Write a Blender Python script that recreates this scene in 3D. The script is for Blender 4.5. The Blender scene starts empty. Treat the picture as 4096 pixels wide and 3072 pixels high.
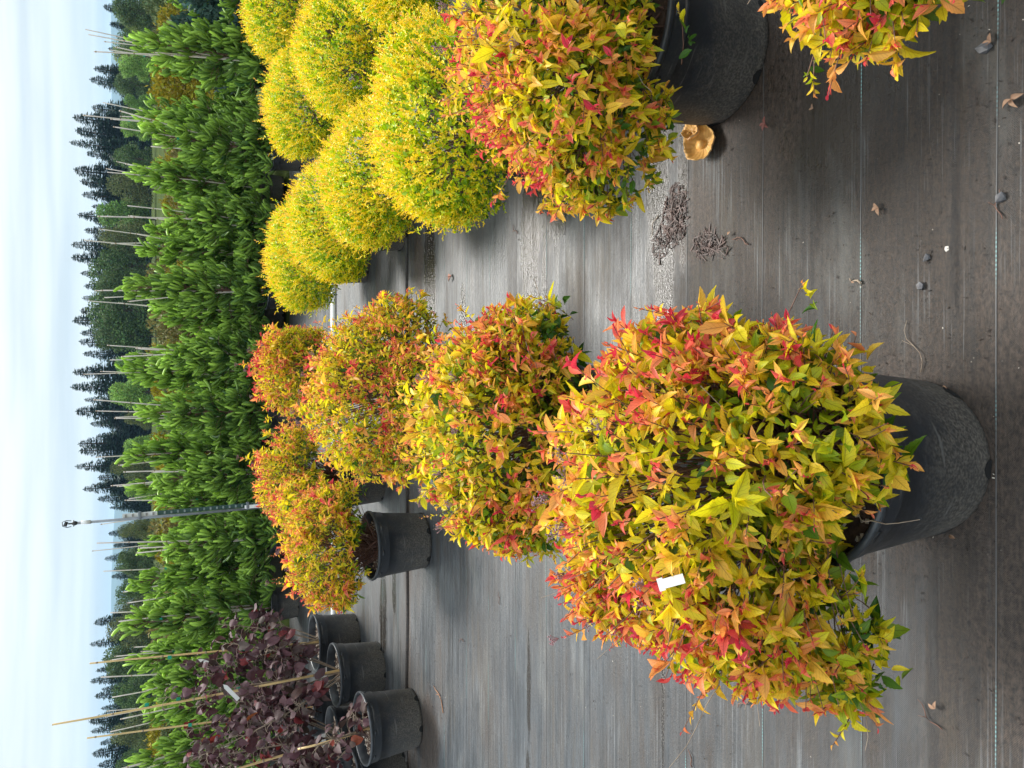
import bpy, math, random
import numpy as np
from mathutils import Vector, Matrix

rad = math.radians
random.seed(5)
RNG = np.random.default_rng(11)
scene = bpy.context.scene
COL = scene.collection

# ------------------------------------------------------------------ camera
CAM_H, PITCH, FPX = 1.52, rad(26.7), 740.0
cam_d = bpy.data.cameras.new('camera')
cam_d.sensor_width = 36.0
cam_d.lens = FPX / 1024 * 36.0
cam_d.clip_start, cam_d.clip_end = 0.05, 12000
cam = bpy.data.objects.new('camera', cam_d)
COL.objects.link(cam)
cp, sp = math.cos(PITCH), math.sin(PITCH)
F3 = Vector((0, cp, -sp)); U3 = Vector((0, sp, cp)); R3 = Vector((1, 0, 0))
CAMP = Vector((0, 0, CAM_H))
rot = Matrix((-U3, R3, -F3)).transposed()      # the phone was held upright, the picture lies on its side
cam.matrix_world = Matrix.Translation(CAMP) @ rot.to_4x4()
scene.camera = cam

# ------------------------------------------------------------------ world, sun, exposure
SUN_EL, SUN_AZ = rad(50), rad(11)               # ahead of the camera, a little to the right
world = bpy.data.worlds.new('World'); scene.world = world
world.use_nodes = True
wt = world.node_tree; wt.nodes.clear()
def wn(t, **k):
    n = wt.nodes.new(t)
    for a, b in k.items(): setattr(n, a, b)
    return n
w_out = wn('ShaderNodeOutputWorld'); w_bg = wn('ShaderNodeBackground')
w_bg.inputs['Strength'].default_value = 0.078
sky = wn('ShaderNodeTexSky', sky_type='NISHITA', sun_disc=False)
sky.sun_elevation = SUN_EL; sky.sun_rotation = SUN_AZ
sky.air_density = 1.3; sky.dust_density = 2.0
tc = wn('ShaderNodeTexCoord'); sx = wn('ShaderNodeSeparateXYZ')
wt.links.new(tc.outputs['Generated'], sx.inputs[0])
az = wn('ShaderNodeMath', operation='ARCTAN2')
wt.links.new(sx.outputs[0], az.inputs[0]); wt.links.new(sx.outputs[1], az.inputs[1])
el = wn('ShaderNodeMath', operation='ARCSINE'); wt.links.new(sx.outputs[2], el.inputs[0])
elp = wn('ShaderNodeMath', operation='ABSOLUTE'); wt.links.new(el.outputs[0], elp.inputs[0])
els = wn('ShaderNodeMath', operation='POWER'); wt.links.new(elp.outputs[0], els.inputs[0]); els.inputs[1].default_value = 0.6
cxy = wn('ShaderNodeCombineXYZ')
wt.links.new(az.outputs[0], cxy.inputs[0]); wt.links.new(els.outputs[0], cxy.inputs[1])
mp = wn('ShaderNodeMapping'); mp.inputs['Scale'].default_value = (2.2, 22.0, 1.0)
mp.inputs['Rotation'].default_value = (0, 0, 0.03); mp.inputs['Location'].default_value = (3.2, 0.7, 0)
wt.links.new(cxy.outputs[0], mp.inputs[0])
cn = wn('ShaderNodeTexNoise'); cn.inputs['Scale'].default_value = 1.0
cn.inputs['Detail'].default_value = 4; cn.inputs['Roughness'].default_value = 0.5
wt.links.new(mp.outputs[0], cn.inputs[0])
cr = wn('ShaderNodeMapRange'); cr.inputs[1].default_value = 0.36; cr.inputs[2].default_value = 0.62
wt.links.new(cn.outputs[0], cr.inputs[0])
cloud = wn('ShaderNodeMix', data_type='RGBA')
cloud.inputs[6].default_value = (2.75, 3.02, 3.2, 1)
cloud.inputs[7].default_value = (3.75, 3.98, 4.05, 1)
wt.links.new(cr.outputs[0], cloud.inputs[0])
z_up = wn('ShaderNodeMath', operation='MAXIMUM'); wt.links.new(sx.outputs[2], z_up.inputs[0]); z_up.inputs[1].default_value = 0.0
z_gain = wn('ShaderNodeMath', operation='MULTIPLY_ADD'); wt.links.new(z_up.outputs[0], z_gain.inputs[0]); z_gain.inputs[1].default_value = 1.4; z_gain.inputs[2].default_value = 1.0
oc = wn('ShaderNodeVectorMath', operation='SCALE'); wt.links.new(cloud.outputs[2], oc.inputs[0]); wt.links.new(z_gain.outputs[0], oc.inputs['Scale'])
w_mix = wn('ShaderNodeMix', data_type='RGBA'); w_mix.inputs[0].default_value = 0.95
wt.links.new(sky.outputs[0], w_mix.inputs[6]); wt.links.new(oc.outputs[0], w_mix.inputs[7])
wt.links.new(w_mix.outputs[2], w_bg.inputs[0]); wt.links.new(w_bg.outputs[0], w_out.inputs[0])

sun_d = bpy.data.lights.new('sun', 'SUN'); sun_d.energy = 1.9; sun_d.angle = rad(22)
sun_d.color = (1.0, 0.96, 0.9)
sun = bpy.data.objects.new('sun', sun_d); COL.objects.link(sun)
sdir = Vector((math.sin(SUN_AZ) * math.cos(SUN_EL), math.cos(SUN_AZ) * math.cos(SUN_EL), math.sin(SUN_EL)))
sun.rotation_euler = sdir.to_track_quat('Z', 'Y').to_euler()
scene.view_settings.view_transform = 'Standard'
scene.view_settings.look = 'None'
scene.view_settings.exposure = 1.6
scene.view_settings.gamma = 1.0
scene.view_settings.use_curve_mapping = False
scene.cycles.max_bounces = 6
scene.cycles.diffuse_bounces = 3
scene.cycles.glossy_bounces = 2
scene.cycles.transmission_bounces = 3
scene.cycles.volume_bounces = 0

# ------------------------------------------------------------------ helpers
def ray(px, py):
    """direction of the sight line through a point of the 1024 x 768 picture"""
    return (F3 + R3 * ((384 - py) / FPX) - U3 * ((px - 512) / FPX))
def gpt(px, py, z=0.0):
    d = ray(px, py); t = (z - CAM_H) / d.z
    return CAMP + d * t
def dpt(px, py, Y):
    d = ray(px, py); return CAMP + d * (Y / d.y)
def project(P):
    """(n,3) world points -> picture x, y and depth"""
    Q = P - np.array(CAMP)
    dz = Q @ np.array(F3); u = Q @ np.array(R3); v = Q @ np.array(U3)
    dz = np.maximum(dz, 1e-3)
    return 512 - v / dz * FPX, 384 - u / dz * FPX, dz

def tag(o, label=None, cat=None, group=None, kind=None):
    if label: o['label'] = label
    if cat: o['category'] = cat
    if group: o['group'] = group
    if kind: o['kind'] = kind
    return o
def empty(name, loc=(0, 0, 0)):
    o = bpy.data.objects.new(name, None); o.empty_display_size = 0.1
    o.location = loc; COL.objects.link(o); return o
def link(name, me, parent=None, mat=None):
    o = bpy.data.objects.new(name, me); COL.objects.link(o)
    if mat is not None and len(me.materials) == 0: me.materials.append(mat)
    if parent is not None: o.parent = parent
    return o
def mesh_np(name, V, T, cols=None, uvs=None, smooth=False):
    """mesh of triangles from arrays; cols per vertex (n,3), uvs per vertex (n,2)"""
    me = bpy.data.meshes.new(name)
    V = np.asarray(V, np.float32); T = np.asarray(T, np.int32)
    me.vertices.add(len(V)); me.vertices.foreach_set('co', V.ravel())
    me.loops.add(T.size); me.loops.foreach_set('vertex_index', T.ravel())
    me.polygons.add(len(T)); me.polygons.foreach_set('loop_start', np.arange(0, T.size, 3, dtype=np.int32))
    me.polygons.foreach_set('loop_total', np.full(len(T), 3, np.int32))
    if smooth: me.polygons.foreach_set('use_smooth', np.ones(len(T), bool))
    if cols is not None:
        a = me.color_attributes.new('Col', 'FLOAT_COLOR', 'POINT')
        c4 = np.ones((len(V), 4), np.float32); c4[:, :3] = cols; a.data.foreach_set('color', c4.ravel())
    if uvs is not None:
        u = me.uv_layers.new(name='UVMap')
        u.data.foreach_set('uv', np.asarray(uvs, np.float32)[T.ravel()].ravel())
    me.update(); me.validate()
    return me
class MB:
    """collects quads and triangles"""
    def __init__(s): s.v = []; s.f = []
    def add(s, v, f):
        b = len(s.v); s.v += [tuple(x) for x in v]; s.f += [tuple(i + b for i in q) for q in f]
    def box(s, c, d, M=None):
        x, y, z = d[0] / 2, d[1] / 2, d[2] / 2
        vs = [Vector((a, b, e)) for a in (-x, x) for b in (-y, y) for e in (-z, z)]
        if M is not None: vs = [M @ q for q in vs]
        vs = [q + Vector(c) for q in vs]
        s.add(vs, [(0, 1, 3, 2), (4, 6, 7, 5), (0, 4, 5, 1), (2, 3, 7, 6), (0, 2, 6, 4), (1, 5, 7, 3)])
    def tube(s, pts, rs, n=8, cap=True):
        pts = [Vector(p) for p in pts]
        if not hasattr(rs, '__len__'): rs = [rs] * len(pts)
        ref = Vector((0.3, 0.9, 0.2)).normalized(); vs = []; fs = []
        for i, p in enumerate(pts):
            d = (pts[min(i + 1, len(pts) - 1)] - pts[max(i - 1, 0)]).normalized()
            a = d.cross(ref)
            if a.length < 0.1: a = d.cross(Vector((1, 0, 0)))
            a.normalize(); b = d.cross(a)
            for k in range(n):
                t = 2 * math.pi * k / n
                vs.append(p + (a * math.cos(t) + b * math.sin(t)) * rs[i])
        for i in range(len(pts) - 1):
            for k in range(n):
                k2 = (k + 1) % n
                fs.append((i * n + k, i * n + k2, (i + 1) * n + k2, (i + 1) * n + k))
        if cap:
            fs.append(tuple(range(n - 1, -1, -1))); fs.append(tuple((len(pts) - 1) * n + k for k in range(n)))
        s.add(vs, fs)
    def lathe(s, prof, n=48, c=(0, 0, 0), close=False):
        vs = []; fs = []; m = len(prof)
        for k in range(n):
            t = 2 * math.pi * k / n
            for (r, z) in prof: vs.append((c[0] + r * math.cos(t), c[1] + r * math.sin(t), c[2] + z))
        for k in range(n):
            k2 = (k + 1) % n
            for i in range(m - 1): fs.append((k * m + i, k2 * m + i, k2 * m + i + 1, k * m + i + 1))
        s.add(vs, fs)
    def mesh(s, name, smooth=True):
        me = bpy.data.meshes.new(name); me.from_pydata(s.v, [], s.f)
        if smooth: me.polygons.foreach_set('use_smooth', [True] * len(me.polygons))
        me.update(); return me
    def build(s, name, mat, parent=None, smooth=True):
        return link(name, s.mesh(name, smooth), parent, mat)

# ------------------------------------------------------------------ materials
def mat_new(name):
    m = bpy.data.materials.new(name); m.use_nodes = True
    nt = m.node_tree; nt.nodes.clear()
    def N(t, **k):
        n = nt.nodes.new(t)
        for a, b in k.items(): setattr(n, a, b)
        return n
    out = N('ShaderNodeOutputMaterial'); p = N('ShaderNodeBsdfPrincipled')
    nt.links.new(p.outputs[0], out.inputs[0])
    return m, nt, N, p, out
def mixc(N, nt, fac, a, b, mode='MIX'):
    n = N('ShaderNodeMix', data_type='RGBA', blend_type=mode)
    for i, v in ((0, fac), (6, a), (7, b)):
        if hasattr(v, 'is_linked') or hasattr(v, 'links'): nt.links.new(v, n.inputs[i])
        elif i == 0: n.inputs[0].default_value = v
        else: n.inputs[i].default_value = (*v, 1)
    return n.outputs[2]
def simple(name, c1, c2=None, scale=20, rough=0.6, spec=0.5, bump=0.0, detail=4, stretch=(1, 1, 1), metallic=0, coord='Object', bd=0.002):
    m, nt, N, p, out = mat_new(name)
    t = N('ShaderNodeTexCoord'); mp = N('ShaderNodeMapping'); mp.inputs['Scale'].default_value = stretch
    nt.links.new(t.outputs[coord], mp.inputs[0])
    n = N('ShaderNodeTexNoise'); n.inputs['Scale'].default_value = scale; n.inputs['Detail'].default_value = detail
    nt.links.new(mp.outputs[0], n.inputs[0])
    r = N('ShaderNodeMapRange'); r.inputs[1].default_value = 0.3; r.inputs[2].default_value = 0.7
    nt.links.new(n.outputs[0], r.inputs[0])
    nt.links.new(mixc(N, nt, r.outputs[0], c1, c2 or c1), p.inputs['Base Color'])
    p.inputs['Roughness'].default_value = rough; p.inputs['Specular IOR Level'].default_value = spec
    p.inputs['Metallic'].default_value = metallic
    if bump:
        b = N('ShaderNodeBump'); b.inputs['Strength'].default_value = bump; b.inputs['Distance'].default_value = bd
        nt.links.new(n.outputs[0], b.inputs['Height']); nt.links.new(b.outputs[0], p.inputs['Normal'])
    return m
def leaf_mat(name, src, rough=0.46, transl=0.48, vein=0.65, edge_red=0.25, spec=0.5, spots=0.35):
    m, nt, N, p, out = mat_new(name)
    if src == 'obj': c = N('ShaderNodeObjectInfo').outputs['Color']
    else:
        a = N('ShaderNodeVertexColor'); a.layer_name = 'Col'; c = a.outputs[0]
    uv = N('ShaderNodeUVMap'); uv.uv_map = 'UVMap'
    s = N('ShaderNodeSeparateXYZ'); nt.links.new(uv.outputs[0], s.inputs[0])
    def M(op, x, y=None):
        n = N('ShaderNodeMath', operation=op)
        for i, v in enumerate((x, y)):
            if v is None: continue
            if isinstance(v, (int, float)): n.inputs[i].default_value = v
            else: nt.links.new(v, n.inputs[i])
        return n.outputs[0]
    vv = M('ABSOLUTE', M('SUBTRACT', s.outputs[1], 0.5))      # 0 at midrib, .5 at edge
    vein_pos = M('SINE', M('MULTIPLY', M('SUBTRACT', s.outputs[0], M('MULTIPLY', vv, 0.55)), 48.0))
    vline = M('MULTIPLY', M('GREATER_THAN', vein_pos, 0.86), 0.55)
    mid = M('LESS_THAN', vv, 0.035)
    lines = M('MULTIPLY', M('MAXIMUM', vline, mid), vein)
    geo = N('ShaderNodeNewGeometry')
    no = N('ShaderNodeTexNoise'); no.inputs['Scale'].default_value = 90; no.inputs['Detail'].default_value = 3
    nt.links.new(geo.outputs['Position'], no.inputs[0])
    dark = mixc(N, nt, 1.0, c, (0.50, 0.38, 0.4), 'MULTIPLY')
    c1 = mixc(N, nt, lines, c, dark)
    er = M('MULTIPLY', M('POWER', M('MULTIPLY', vv, 2.0), 3.0), edge_red)
    redder = mixc(N, nt, 1.0, c1, (0.95, 0.45, 0.5), 'MULTIPLY')
    c2 = mixc(N, nt, er, c1, redder)
    nr = N('ShaderNodeMapRange'); nr.inputs[1].default_value = 0.62; nr.inputs[2].default_value = 0.72
    nt.links.new(no.outputs[0], nr.inputs[0])
    c3 = mixc(N, nt, M('MULTIPLY', nr.outputs[0], spots), c2, mixc(N, nt, 1.0, c2, (0.62, 0.42, 0.35), 'MULTIPLY'))
    nt.links.new(c3, p.inputs['Base Color'])
    p.inputs['Roughness'].default_value = rough; p.inputs['Specular IOR Level'].default_value = spec
    b = N('ShaderNodeBump'); b.inputs['Strength'].default_value = 0.35; b.inputs['Distance'].default_value = 0.0012
    nt.links.new(M('SUBTRACT', no.outputs[0], lines), b.inputs['Height']); nt.links.new(b.outputs[0], p.inputs['Normal'])
    tr = N('ShaderNodeBsdfTranslucent'); nt.links.new(c3, tr.inputs[0])
    mx = N('ShaderNodeMixShader'); mx.inputs[0].default_value = transl
    nt.links.new(p.outputs[0], mx.inputs[1]); nt.links.new(tr.outputs[0], mx.inputs[2]); nt.links.new(mx.outputs[0], out.inputs[0])
    return m
def vcol_mat(name, rough=0.6, transl=0.0, spec=0.3):
    m, nt, N, p, out = mat_new(name)
    a = N('ShaderNodeVertexColor'); a.layer_name = 'Col'
    nt.links.new(a.outputs[0], p.inputs['Base Color'])
    p.inputs['Roughness'].default_value = rough; p.inputs['Specular IOR Level'].default_value = spec
    if transl:
        tr = N('ShaderNodeBsdfTranslucent'); nt.links.new(a.outputs[0], tr.inputs[0])
        mx = N('ShaderNodeMixShader'); mx.inputs[0].default_value = transl
        nt.links.new(p.outputs[0], mx.inputs[1]); nt.links.new(tr.outputs[0], mx.inputs[2]); nt.links.new(mx.outputs[0], out.inputs[0])
    return m
M_LEAF = leaf_mat('spirea_leaf', 'att'); M_LEAF_O = leaf_mat('spirea_leaf_single', 'obj')
M_PLEAF = leaf_mat('purple_leaf', 'att', rough=0.6, spec=.3, transl=0.12, vein=0.45, edge_red=0.1)
M_PLEAF_O = leaf_mat('purple_leaf_single', 'obj', rough=0.6, spec=.3, transl=0.12, vein=0.45, edge_red=0.1)
M_SMALL = vcol_mat('small_leaf', 0.4, 0.35, 0.5)
M_NEEDLE = vcol_mat('spruce_needle', 0.5, 0.18, 0.4)
M_FAR = vcol_mat('tree_leaf', 0.7, 0.15, 0.2)
M_TWIG = simple('twig_bark', (0.10, 0.045, 0.03), (0.19, 0.10, 0.07), 60, 0.7, bump=0.3)
M_GREYTWIG = simple('grey_twig', (0.2, 0.15, 0.11), (0.34, 0.27, 0.2), 60, 0.8)
M_BARK = simple('tree_bark', (0.09, 0.06, 0.045), (0.16, 0.11, 0.08), 8, 0.9)
M_CANE = simple('grey_bamboo', (0.52, 0.45, 0.40), (0.70, 0.63, 0.57), 9, 0.6, stretch=(1, 1, 0.3))
M_CANE_Y = simple('yellow_bamboo', (0.62, 0.42, 0.17), (0.76, 0.56, 0.28), 9, 0.45, stretch=(1, 1, 0.3))
M_NODE = simple('bamboo_joint', (0.25, 0.17, 0.11), (0.4, 0.3, 0.2), 30, 0.7)
M_TIE = simple('green_tape', (0.0, 0.26, 0.16), (0.01, 0.36, 0.24), 30, 0.35)
M_WHITE = simple('white_plastic', (0.78, 0.78, 0.76), (0.86, 0.86, 0.85), 12, 0.4)
M_SEED = simple('dried_flower', (0.16, 0.075, 0.085), (0.34, 0.2, 0.22), 150, 0.8)
M_SOIL = simple('potting_mix', (0.03, 0.018, 0.012), (0.10, 0.06, 0.04), 60, 0.95, bump=0.8, bd=0.01)
M_CHIP = simple('perlite_chip', (0.5, 0.42, 0.33), (0.7, 0.66, 0.58), 20, 0.9)

def pot_material():
    m, nt, N, p, out = mat_new('black_nursery_plastic')
    t = N('ShaderNodeTexCoord'); mp = N('ShaderNodeMapping'); nt.links.new(t.outputs['Object'], mp.inputs[0])
    n = N('ShaderNodeTexNoise'); n.inputs['Scale'].default_value = 9; n.inputs['Detail'].default_value = 9; n.inputs['Roughness'].default_value = .68
    nt.links.new(mp.outputs[0], n.inputs[0])
    s = N('ShaderNodeSeparateXYZ'); nt.links.new(t.outputs['Object'], s.inputs[0])
    # dust sticks to the lower wall where rain splashes
    h = N('ShaderNodeMapRange'); h.inputs[1].default_value = 0.26; h.inputs[2].default_value = 0.0
    h.inputs[3].default_value = -0.05; h.inputs[4].default_value = 0.42
    nt.links.new(s.outputs[2], h.inputs[0])
    ad = N('ShaderNodeMath', operation='ADD'); nt.links.new(h.outputs[0], ad.inputs[0]); nt.links.new(n.outputs[0], ad.inputs[1])
    r = N('ShaderNodeMapRange'); r.inputs[1].default_value = 0.42; r.inputs[2].default_value = 0.88
    nt.links.new(ad.outputs[0], r.inputs[0])
    n2 = N('ShaderNodeTexNoise'); n2.inputs['Scale'].default_value = 160; n2.inputs['Detail'].default_value = 2
    nt.links.new(mp.outputs[0], n2.inputs[0])
    g = N('ShaderNodeMapRange'); g.inputs[1].default_value = 0.4; g.inputs[2].default_value = 0.75
    nt.links.new(n2.outputs[0], g.inputs[0])
    f = N('ShaderNodeMath', operation='MULTIPLY'); nt.links.new(r.outputs[0], f.inputs[0]); f.inputs[1].default_value = 0.9
    base = mixc(N, nt, g.outputs[0], (0.018, 0.021, 0.026), (0.026, 0.029, 0.035))
    c = mixc(N, nt, f.outputs[0], base, mixc(N, nt, g.outputs[0], (0.05, 0.045, 0.038), (0.17, 0.15, 0.125)))
    # scuffs: thin pale scratches
    mp2 = N('ShaderNodeMapping'); mp2.inputs['Scale'].default_value = (7, 7, 60); mp2.inputs['Rotation'].default_value = (0.5, 0.4, 0)
    nt.links.new(t.outputs['Object'], mp2.inputs[0])
    n3 = N('ShaderNodeTexNoise'); n3.inputs['Scale'].default_value = 1.0; n3.inputs['Detail'].default_value = 3
    nt.links.new(mp2.outputs[0], n3.inputs[0])
    sc = N('ShaderNodeMapRange'); sc.inputs[1].default_value = 0.63; sc.inputs[2].default_value = 0.72
    nt.links.new(n3.outputs[0], sc.inputs[0])
    c = mixc(N, nt, sc.outputs[0], c, (0.11, 0.105, 0.1))
    nt.links.new(c, p.inputs['Base Color'])
    rr = N('ShaderNodeMapRange'); rr.inputs[3].default_value = 0.38; rr.inputs[4].default_value = 0.8
    nt.links.new(f.outputs[0], rr.inputs[0]); nt.links.new(rr.outputs[0], p.inputs['Roughness'])
    b = N('ShaderNodeBump'); b.inputs['Strength'].default_value = 0.25; b.inputs['Distance'].default_value = 0.003
    nt.links.new(n.outputs[0], b.inputs['Height']); nt.links.new(b.outputs[0], p.inputs['Normal'])
    return m
M_POT = pot_material()
M_RIM = simple('pot_rim_plastic', (0.02, 0.024, 0.03), (0.04, 0.045, 0.052), 30, 0.36)

def fabric_material():
    m, nt, N, p, out = mat_new('woven_ground_fabric')
    t = N('ShaderNodeTexCoord'); P = t.outputs['Object']
    def noise(sc, det=4, rough=0.5, loc=(0, 0, 0), scale=1.0):
        mp = N('ShaderNodeMapping'); mp.inputs['Scale'].default_value = sc; mp.inputs['Location'].default_value = loc
        nt.links.new(P, mp.inputs[0])
        n = N('ShaderNodeTexNoise'); n.inputs['Scale'].default_value = scale; n.inputs['Detail'].default_value = det
        n.inputs['Roughness'].default_value = rough
        nt.links.new(mp.outputs[0], n.inputs[0]); return n.outputs[0]
    def rng(x, a, b, c=0.0, d=1.0):
        r = N('ShaderNodeMapRange'); r.inputs[1].default_value = a; r.inputs[2].default_value = b
        r.inputs[3].default_value = c; r.inputs[4].default_value = d; nt.links.new(x, r.inputs[0]); return r.outputs[0]
    def M(op, x, y=None):
        n = N('ShaderNodeMath', operation=op)
        for i, v in enumerate((x, y)):
            if v is None: continue
            if isinstance(v, (int, float)): n.inputs[i].default_value = v
            else: nt.links.new(v, n.inputs[i])
        return n.outputs[0]
    s = N('ShaderNodeSeparateXYZ'); nt.links.new(P, s.inputs[0])
    streak = noise((0.9, 16, 1), 7, 0.72)
    streak2 = noise((2.6, 85, 1), 4, 0.65, (4, 2, 0))
    mott = noise((9, 26, 1), 6, 0.7, (6, 3, 0))
    blot = noise((1.1, 2.6, 1), 5, 0.6, (9, 1, 0))
    fine = noise((240, 240, 1), 2)
    speck = noise((60, 90, 1), 3, 0.75, (1, 7, 0))
    edge = noise((7, 10, 1), 4, 0.6, (5, 5, 0))
    g = M('ADD', M('ADD', M('MULTIPLY', rng(streak, 0.37, 0.63), 0.5), M('MULTIPLY', rng(mott, 0.3, 0.7), 0.28)), M('MULTIPLY', rng(streak2, 0.36, 0.64), 0.22))
    c = mixc(N, nt, g, (0.010, 0.012, 0.014), (0.082, 0.092, 0.101))
    # grey-green worn patches far off, brown mud near and to the right
    near = rng(s.outputs[1], 2.3, 1.3)
    wcx = M('SINE', M('MULTIPLY', s.outputs[0], 2 * math.pi / 0.0052)); wcy = M('SINE', M('MULTIPLY', s.outputs[1], 2 * math.pi / 0.0061))
    wv = M('ADD', 1.0, M('MULTIPLY', M('MULTIPLY', M('MULTIPLY', wcx, wcy), near), 0.30))
    vw = N('ShaderNodeVectorMath', operation='SCALE'); nt.links.new(c, vw.inputs[0]); nt.links.new(wv, vw.inputs['Scale']); c = vw.outputs[0]
    rx = rng(M('ADD', s.outputs[0], M('MULTIPLY', s.outputs[1], -0.5)), -1.1, 0.2)
    mud_p = M('ADD', M('ADD', M('MULTIPLY', near, 0.07), M('MULTIPLY', M('MULTIPLY', near, rx), 0.20)), M('ADD', M('MULTIPLY', blot, 0.55), M('MULTIPLY', streak, 0.5)))
    mud = rng(mud_p, 0.50, 0.66)
    grain = noise((230, 260, 1), 3, 0.8, (8, 8, 0))
    mudc = mixc(N, nt, rng(M('ADD', M('MULTIPLY', speck, .45), M('MULTIPLY', grain, .55)), 0.38, 0.66), (0.006, 0.004, 0.0025), (0.060, 0.037, 0.021))
    c = mixc(N, nt, M('MULTIPLY', mud, 0.85), c, mudc)
    wear = rng(noise((1.3, 5.0, 1), 5, 0.65, (2, 8, 0)), 0.55, 0.7)
    c = mixc(N, nt, M('MULTIPLY', wear, 0.4), c, (0.15, 0.155, 0.145))
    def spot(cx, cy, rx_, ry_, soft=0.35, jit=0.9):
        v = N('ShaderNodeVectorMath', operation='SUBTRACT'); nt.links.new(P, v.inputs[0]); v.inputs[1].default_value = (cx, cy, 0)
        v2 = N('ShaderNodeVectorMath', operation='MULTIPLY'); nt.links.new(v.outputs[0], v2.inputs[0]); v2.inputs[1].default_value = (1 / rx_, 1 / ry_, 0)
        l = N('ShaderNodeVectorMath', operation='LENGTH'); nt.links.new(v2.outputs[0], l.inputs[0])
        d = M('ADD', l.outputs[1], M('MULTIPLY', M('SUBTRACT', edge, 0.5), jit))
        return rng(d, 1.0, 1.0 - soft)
    wet = None
    for a in ((0.74, 1.96, 0.50, 0.075), (0.66, 1.83, 0.36, 0.030), (0.33, 1.91, 0.30, 0.05), (0.62, 2.84, 0.55, 0.10), (1.0, 2.65, 0.5, 0.22), (.4, 2.72, .3, .03),
              (0.05, 2.86, 0.35, 0.05), (-1.35, 2.86, 0.28, 0.02), (-1.7, 2.87, 0.12, 0.02), (0.85, 1.30, 0.40, 0.22), (0.9, 1.1, .3, .06), (1.3, 1.75, .3, .2), (0.3, 3.6, 0.25, 0.06),
              (-1.55, 5.0, 0.4, 0.10), (-1.3, 4.75, 0.3, 0.05), (0.6, 4.1, 0.5, 0.12), (-1.0, 1.93, 0.35, 0.012)):
        w = spot(*a); wet = w if wet is None else M('MAXIMUM', wet, w)
    scuff = rng(M('ADD', M('MULTIPLY', noise((1.4, 120, 1), 4, 0.7, (3, 9, 0)), .6), M('MULTIPLY', noise((2.2, 6, 1), 4, .6, (1, 4, 0)), .4)), 0.55, 0.64)
    c = mixc(N, nt, M('MULTIPLY', scuff, 0.6), c, (0.17, 0.18, 0.185))
    dk = rng(M('ADD', M('MULTIPLY', noise((.8, 48, 1), 4, 0.65, (11, 5, 0)), .65), M('MULTIPLY', noise((1.2, 3, 1), 3, .5, (2, 6, 0)), .35)), 0.52, 0.60)
    c = mixc(N, nt, M('MULTIPLY', dk, 0.55), c, (0.014, 0.014, 0.014))
    rust = rng(M('ADD', M('MULTIPLY', noise((1.6, 24, 1), 5, 0.7, (7, 2, 0)), .55), M('MULTIPLY', noise((1.5, 2.4, 1), 3, .5, (5, 1, 0)), .45)), 0.53, 0.63)
    c = mixc(N, nt, M('MULTIPLY', rust, 0.55), c, (0.055, 0.042, 0.026))
    c = mixc(N, nt, M('MULTIPLY', wet, 0.8), c, (0.020, 0.014, 0.008))
    dirt_and_pot_shade = None
    for a in ((-.16, 1.03, .27, .25), (.95, 1.62, .28, .26), (-1.6, 4.47, 1.6, 0.035), (0.5, 1.78, 0.16, 0.12), (-0.25, 0.86, 0.6, 0.10), (-0.6, 0.72, 1.0, 0.05), (0.75, 4.3, 0.25, 0.10), (-2.1, 4.1, 0.35, 0.18), (0.9, 1.45, 0.45, 0.12)):  # rings round pot feet: contact shade painted as dark soil; other spots dirt
        w = spot(*a); dirt_and_pot_shade = w if dirt_and_pot_shade is None else M('MAXIMUM', dirt_and_pot_shade, w)
    c = mixc(N, nt, M('MULTIPLY', dirt_and_pot_shade, 0.8), c, mixc(N, nt, rng(speck, 0.35, 0.65), (0.018, 0.013, 0.010), (0.075, 0.053, 0.04)))
    dots = rng(noise((42, 42, 1), 1, 0.5, (3, 3, 0)), 0.73, 0.76)
    c = mixc(N, nt, M('MULTIPLY', dots, 0.8), c, (0.012, 0.01, 0.009))
    lint = rng(noise((120, 120, 1), 1, 0.5, (13, 3, 0)), 0.80, 0.83)
    c = mixc(N, nt, M('MULTIPLY', lint, 0.6), c, (0.25, 0.23, 0.2))
    nt.links.new(c, p.inputs['Base Color'])
    rough = M('ADD', M('ADD', rng(streak2, 0.3, 0.7, 0.30, 0.46), rng(blot, .35, .65, -.04, .10)), M('MULTIPLY', mud, 0.20))
    rough = M('MULTIPLY', rough, M('SUBTRACT', 1.0, M('MULTIPLY', wet, 0.80)))
    nt.links.new(rough, p.inputs['Roughness'])
    # weave: warp and weft of the tape yarn
    wx = M('SINE', M('MULTIPLY', s.outputs[0], 2 * math.pi / 0.0045)); wy = M('SINE', M('MULTIPLY', s.outputs[1], 2 * math.pi / 0.0035))
    weave = M('MULTIPLY', M('MULTIPLY', wx, wy), 0.22)
    hb = M('ADD', M('ADD', M('MULTIPLY', speck, 1.2), M('MULTIPLY', weave, near)), M('ADD', M('MULTIPLY', streak2, 1.0), M('MULTIPLY', fine, 0.3)))
    drops = M('MULTIPLY', M('MULTIPLY', wet, rng(noise((60, 110, 1), 2, 0.5), 0.57, 0.70)), 0.18)
    hb = M('ADD', hb, drops)
    hb = M('ADD', hb, M('MULTIPLY', M('MAXIMUM', mud, dirt_and_pot_shade), M('MULTIPLY', noise((120, 120, 1), 3, 0.7), 1.6)))
    b = N('ShaderNodeBump'); b.inputs['Strength'].default_value = 0.7; b.inputs['Distance'].default_value = 0.0022
    nt.links.new(hb, b.inputs['Height']); nt.links.new(b.outputs[0], p.inputs['Normal'])
    return m
M_FABRIC = fabric_material()

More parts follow.
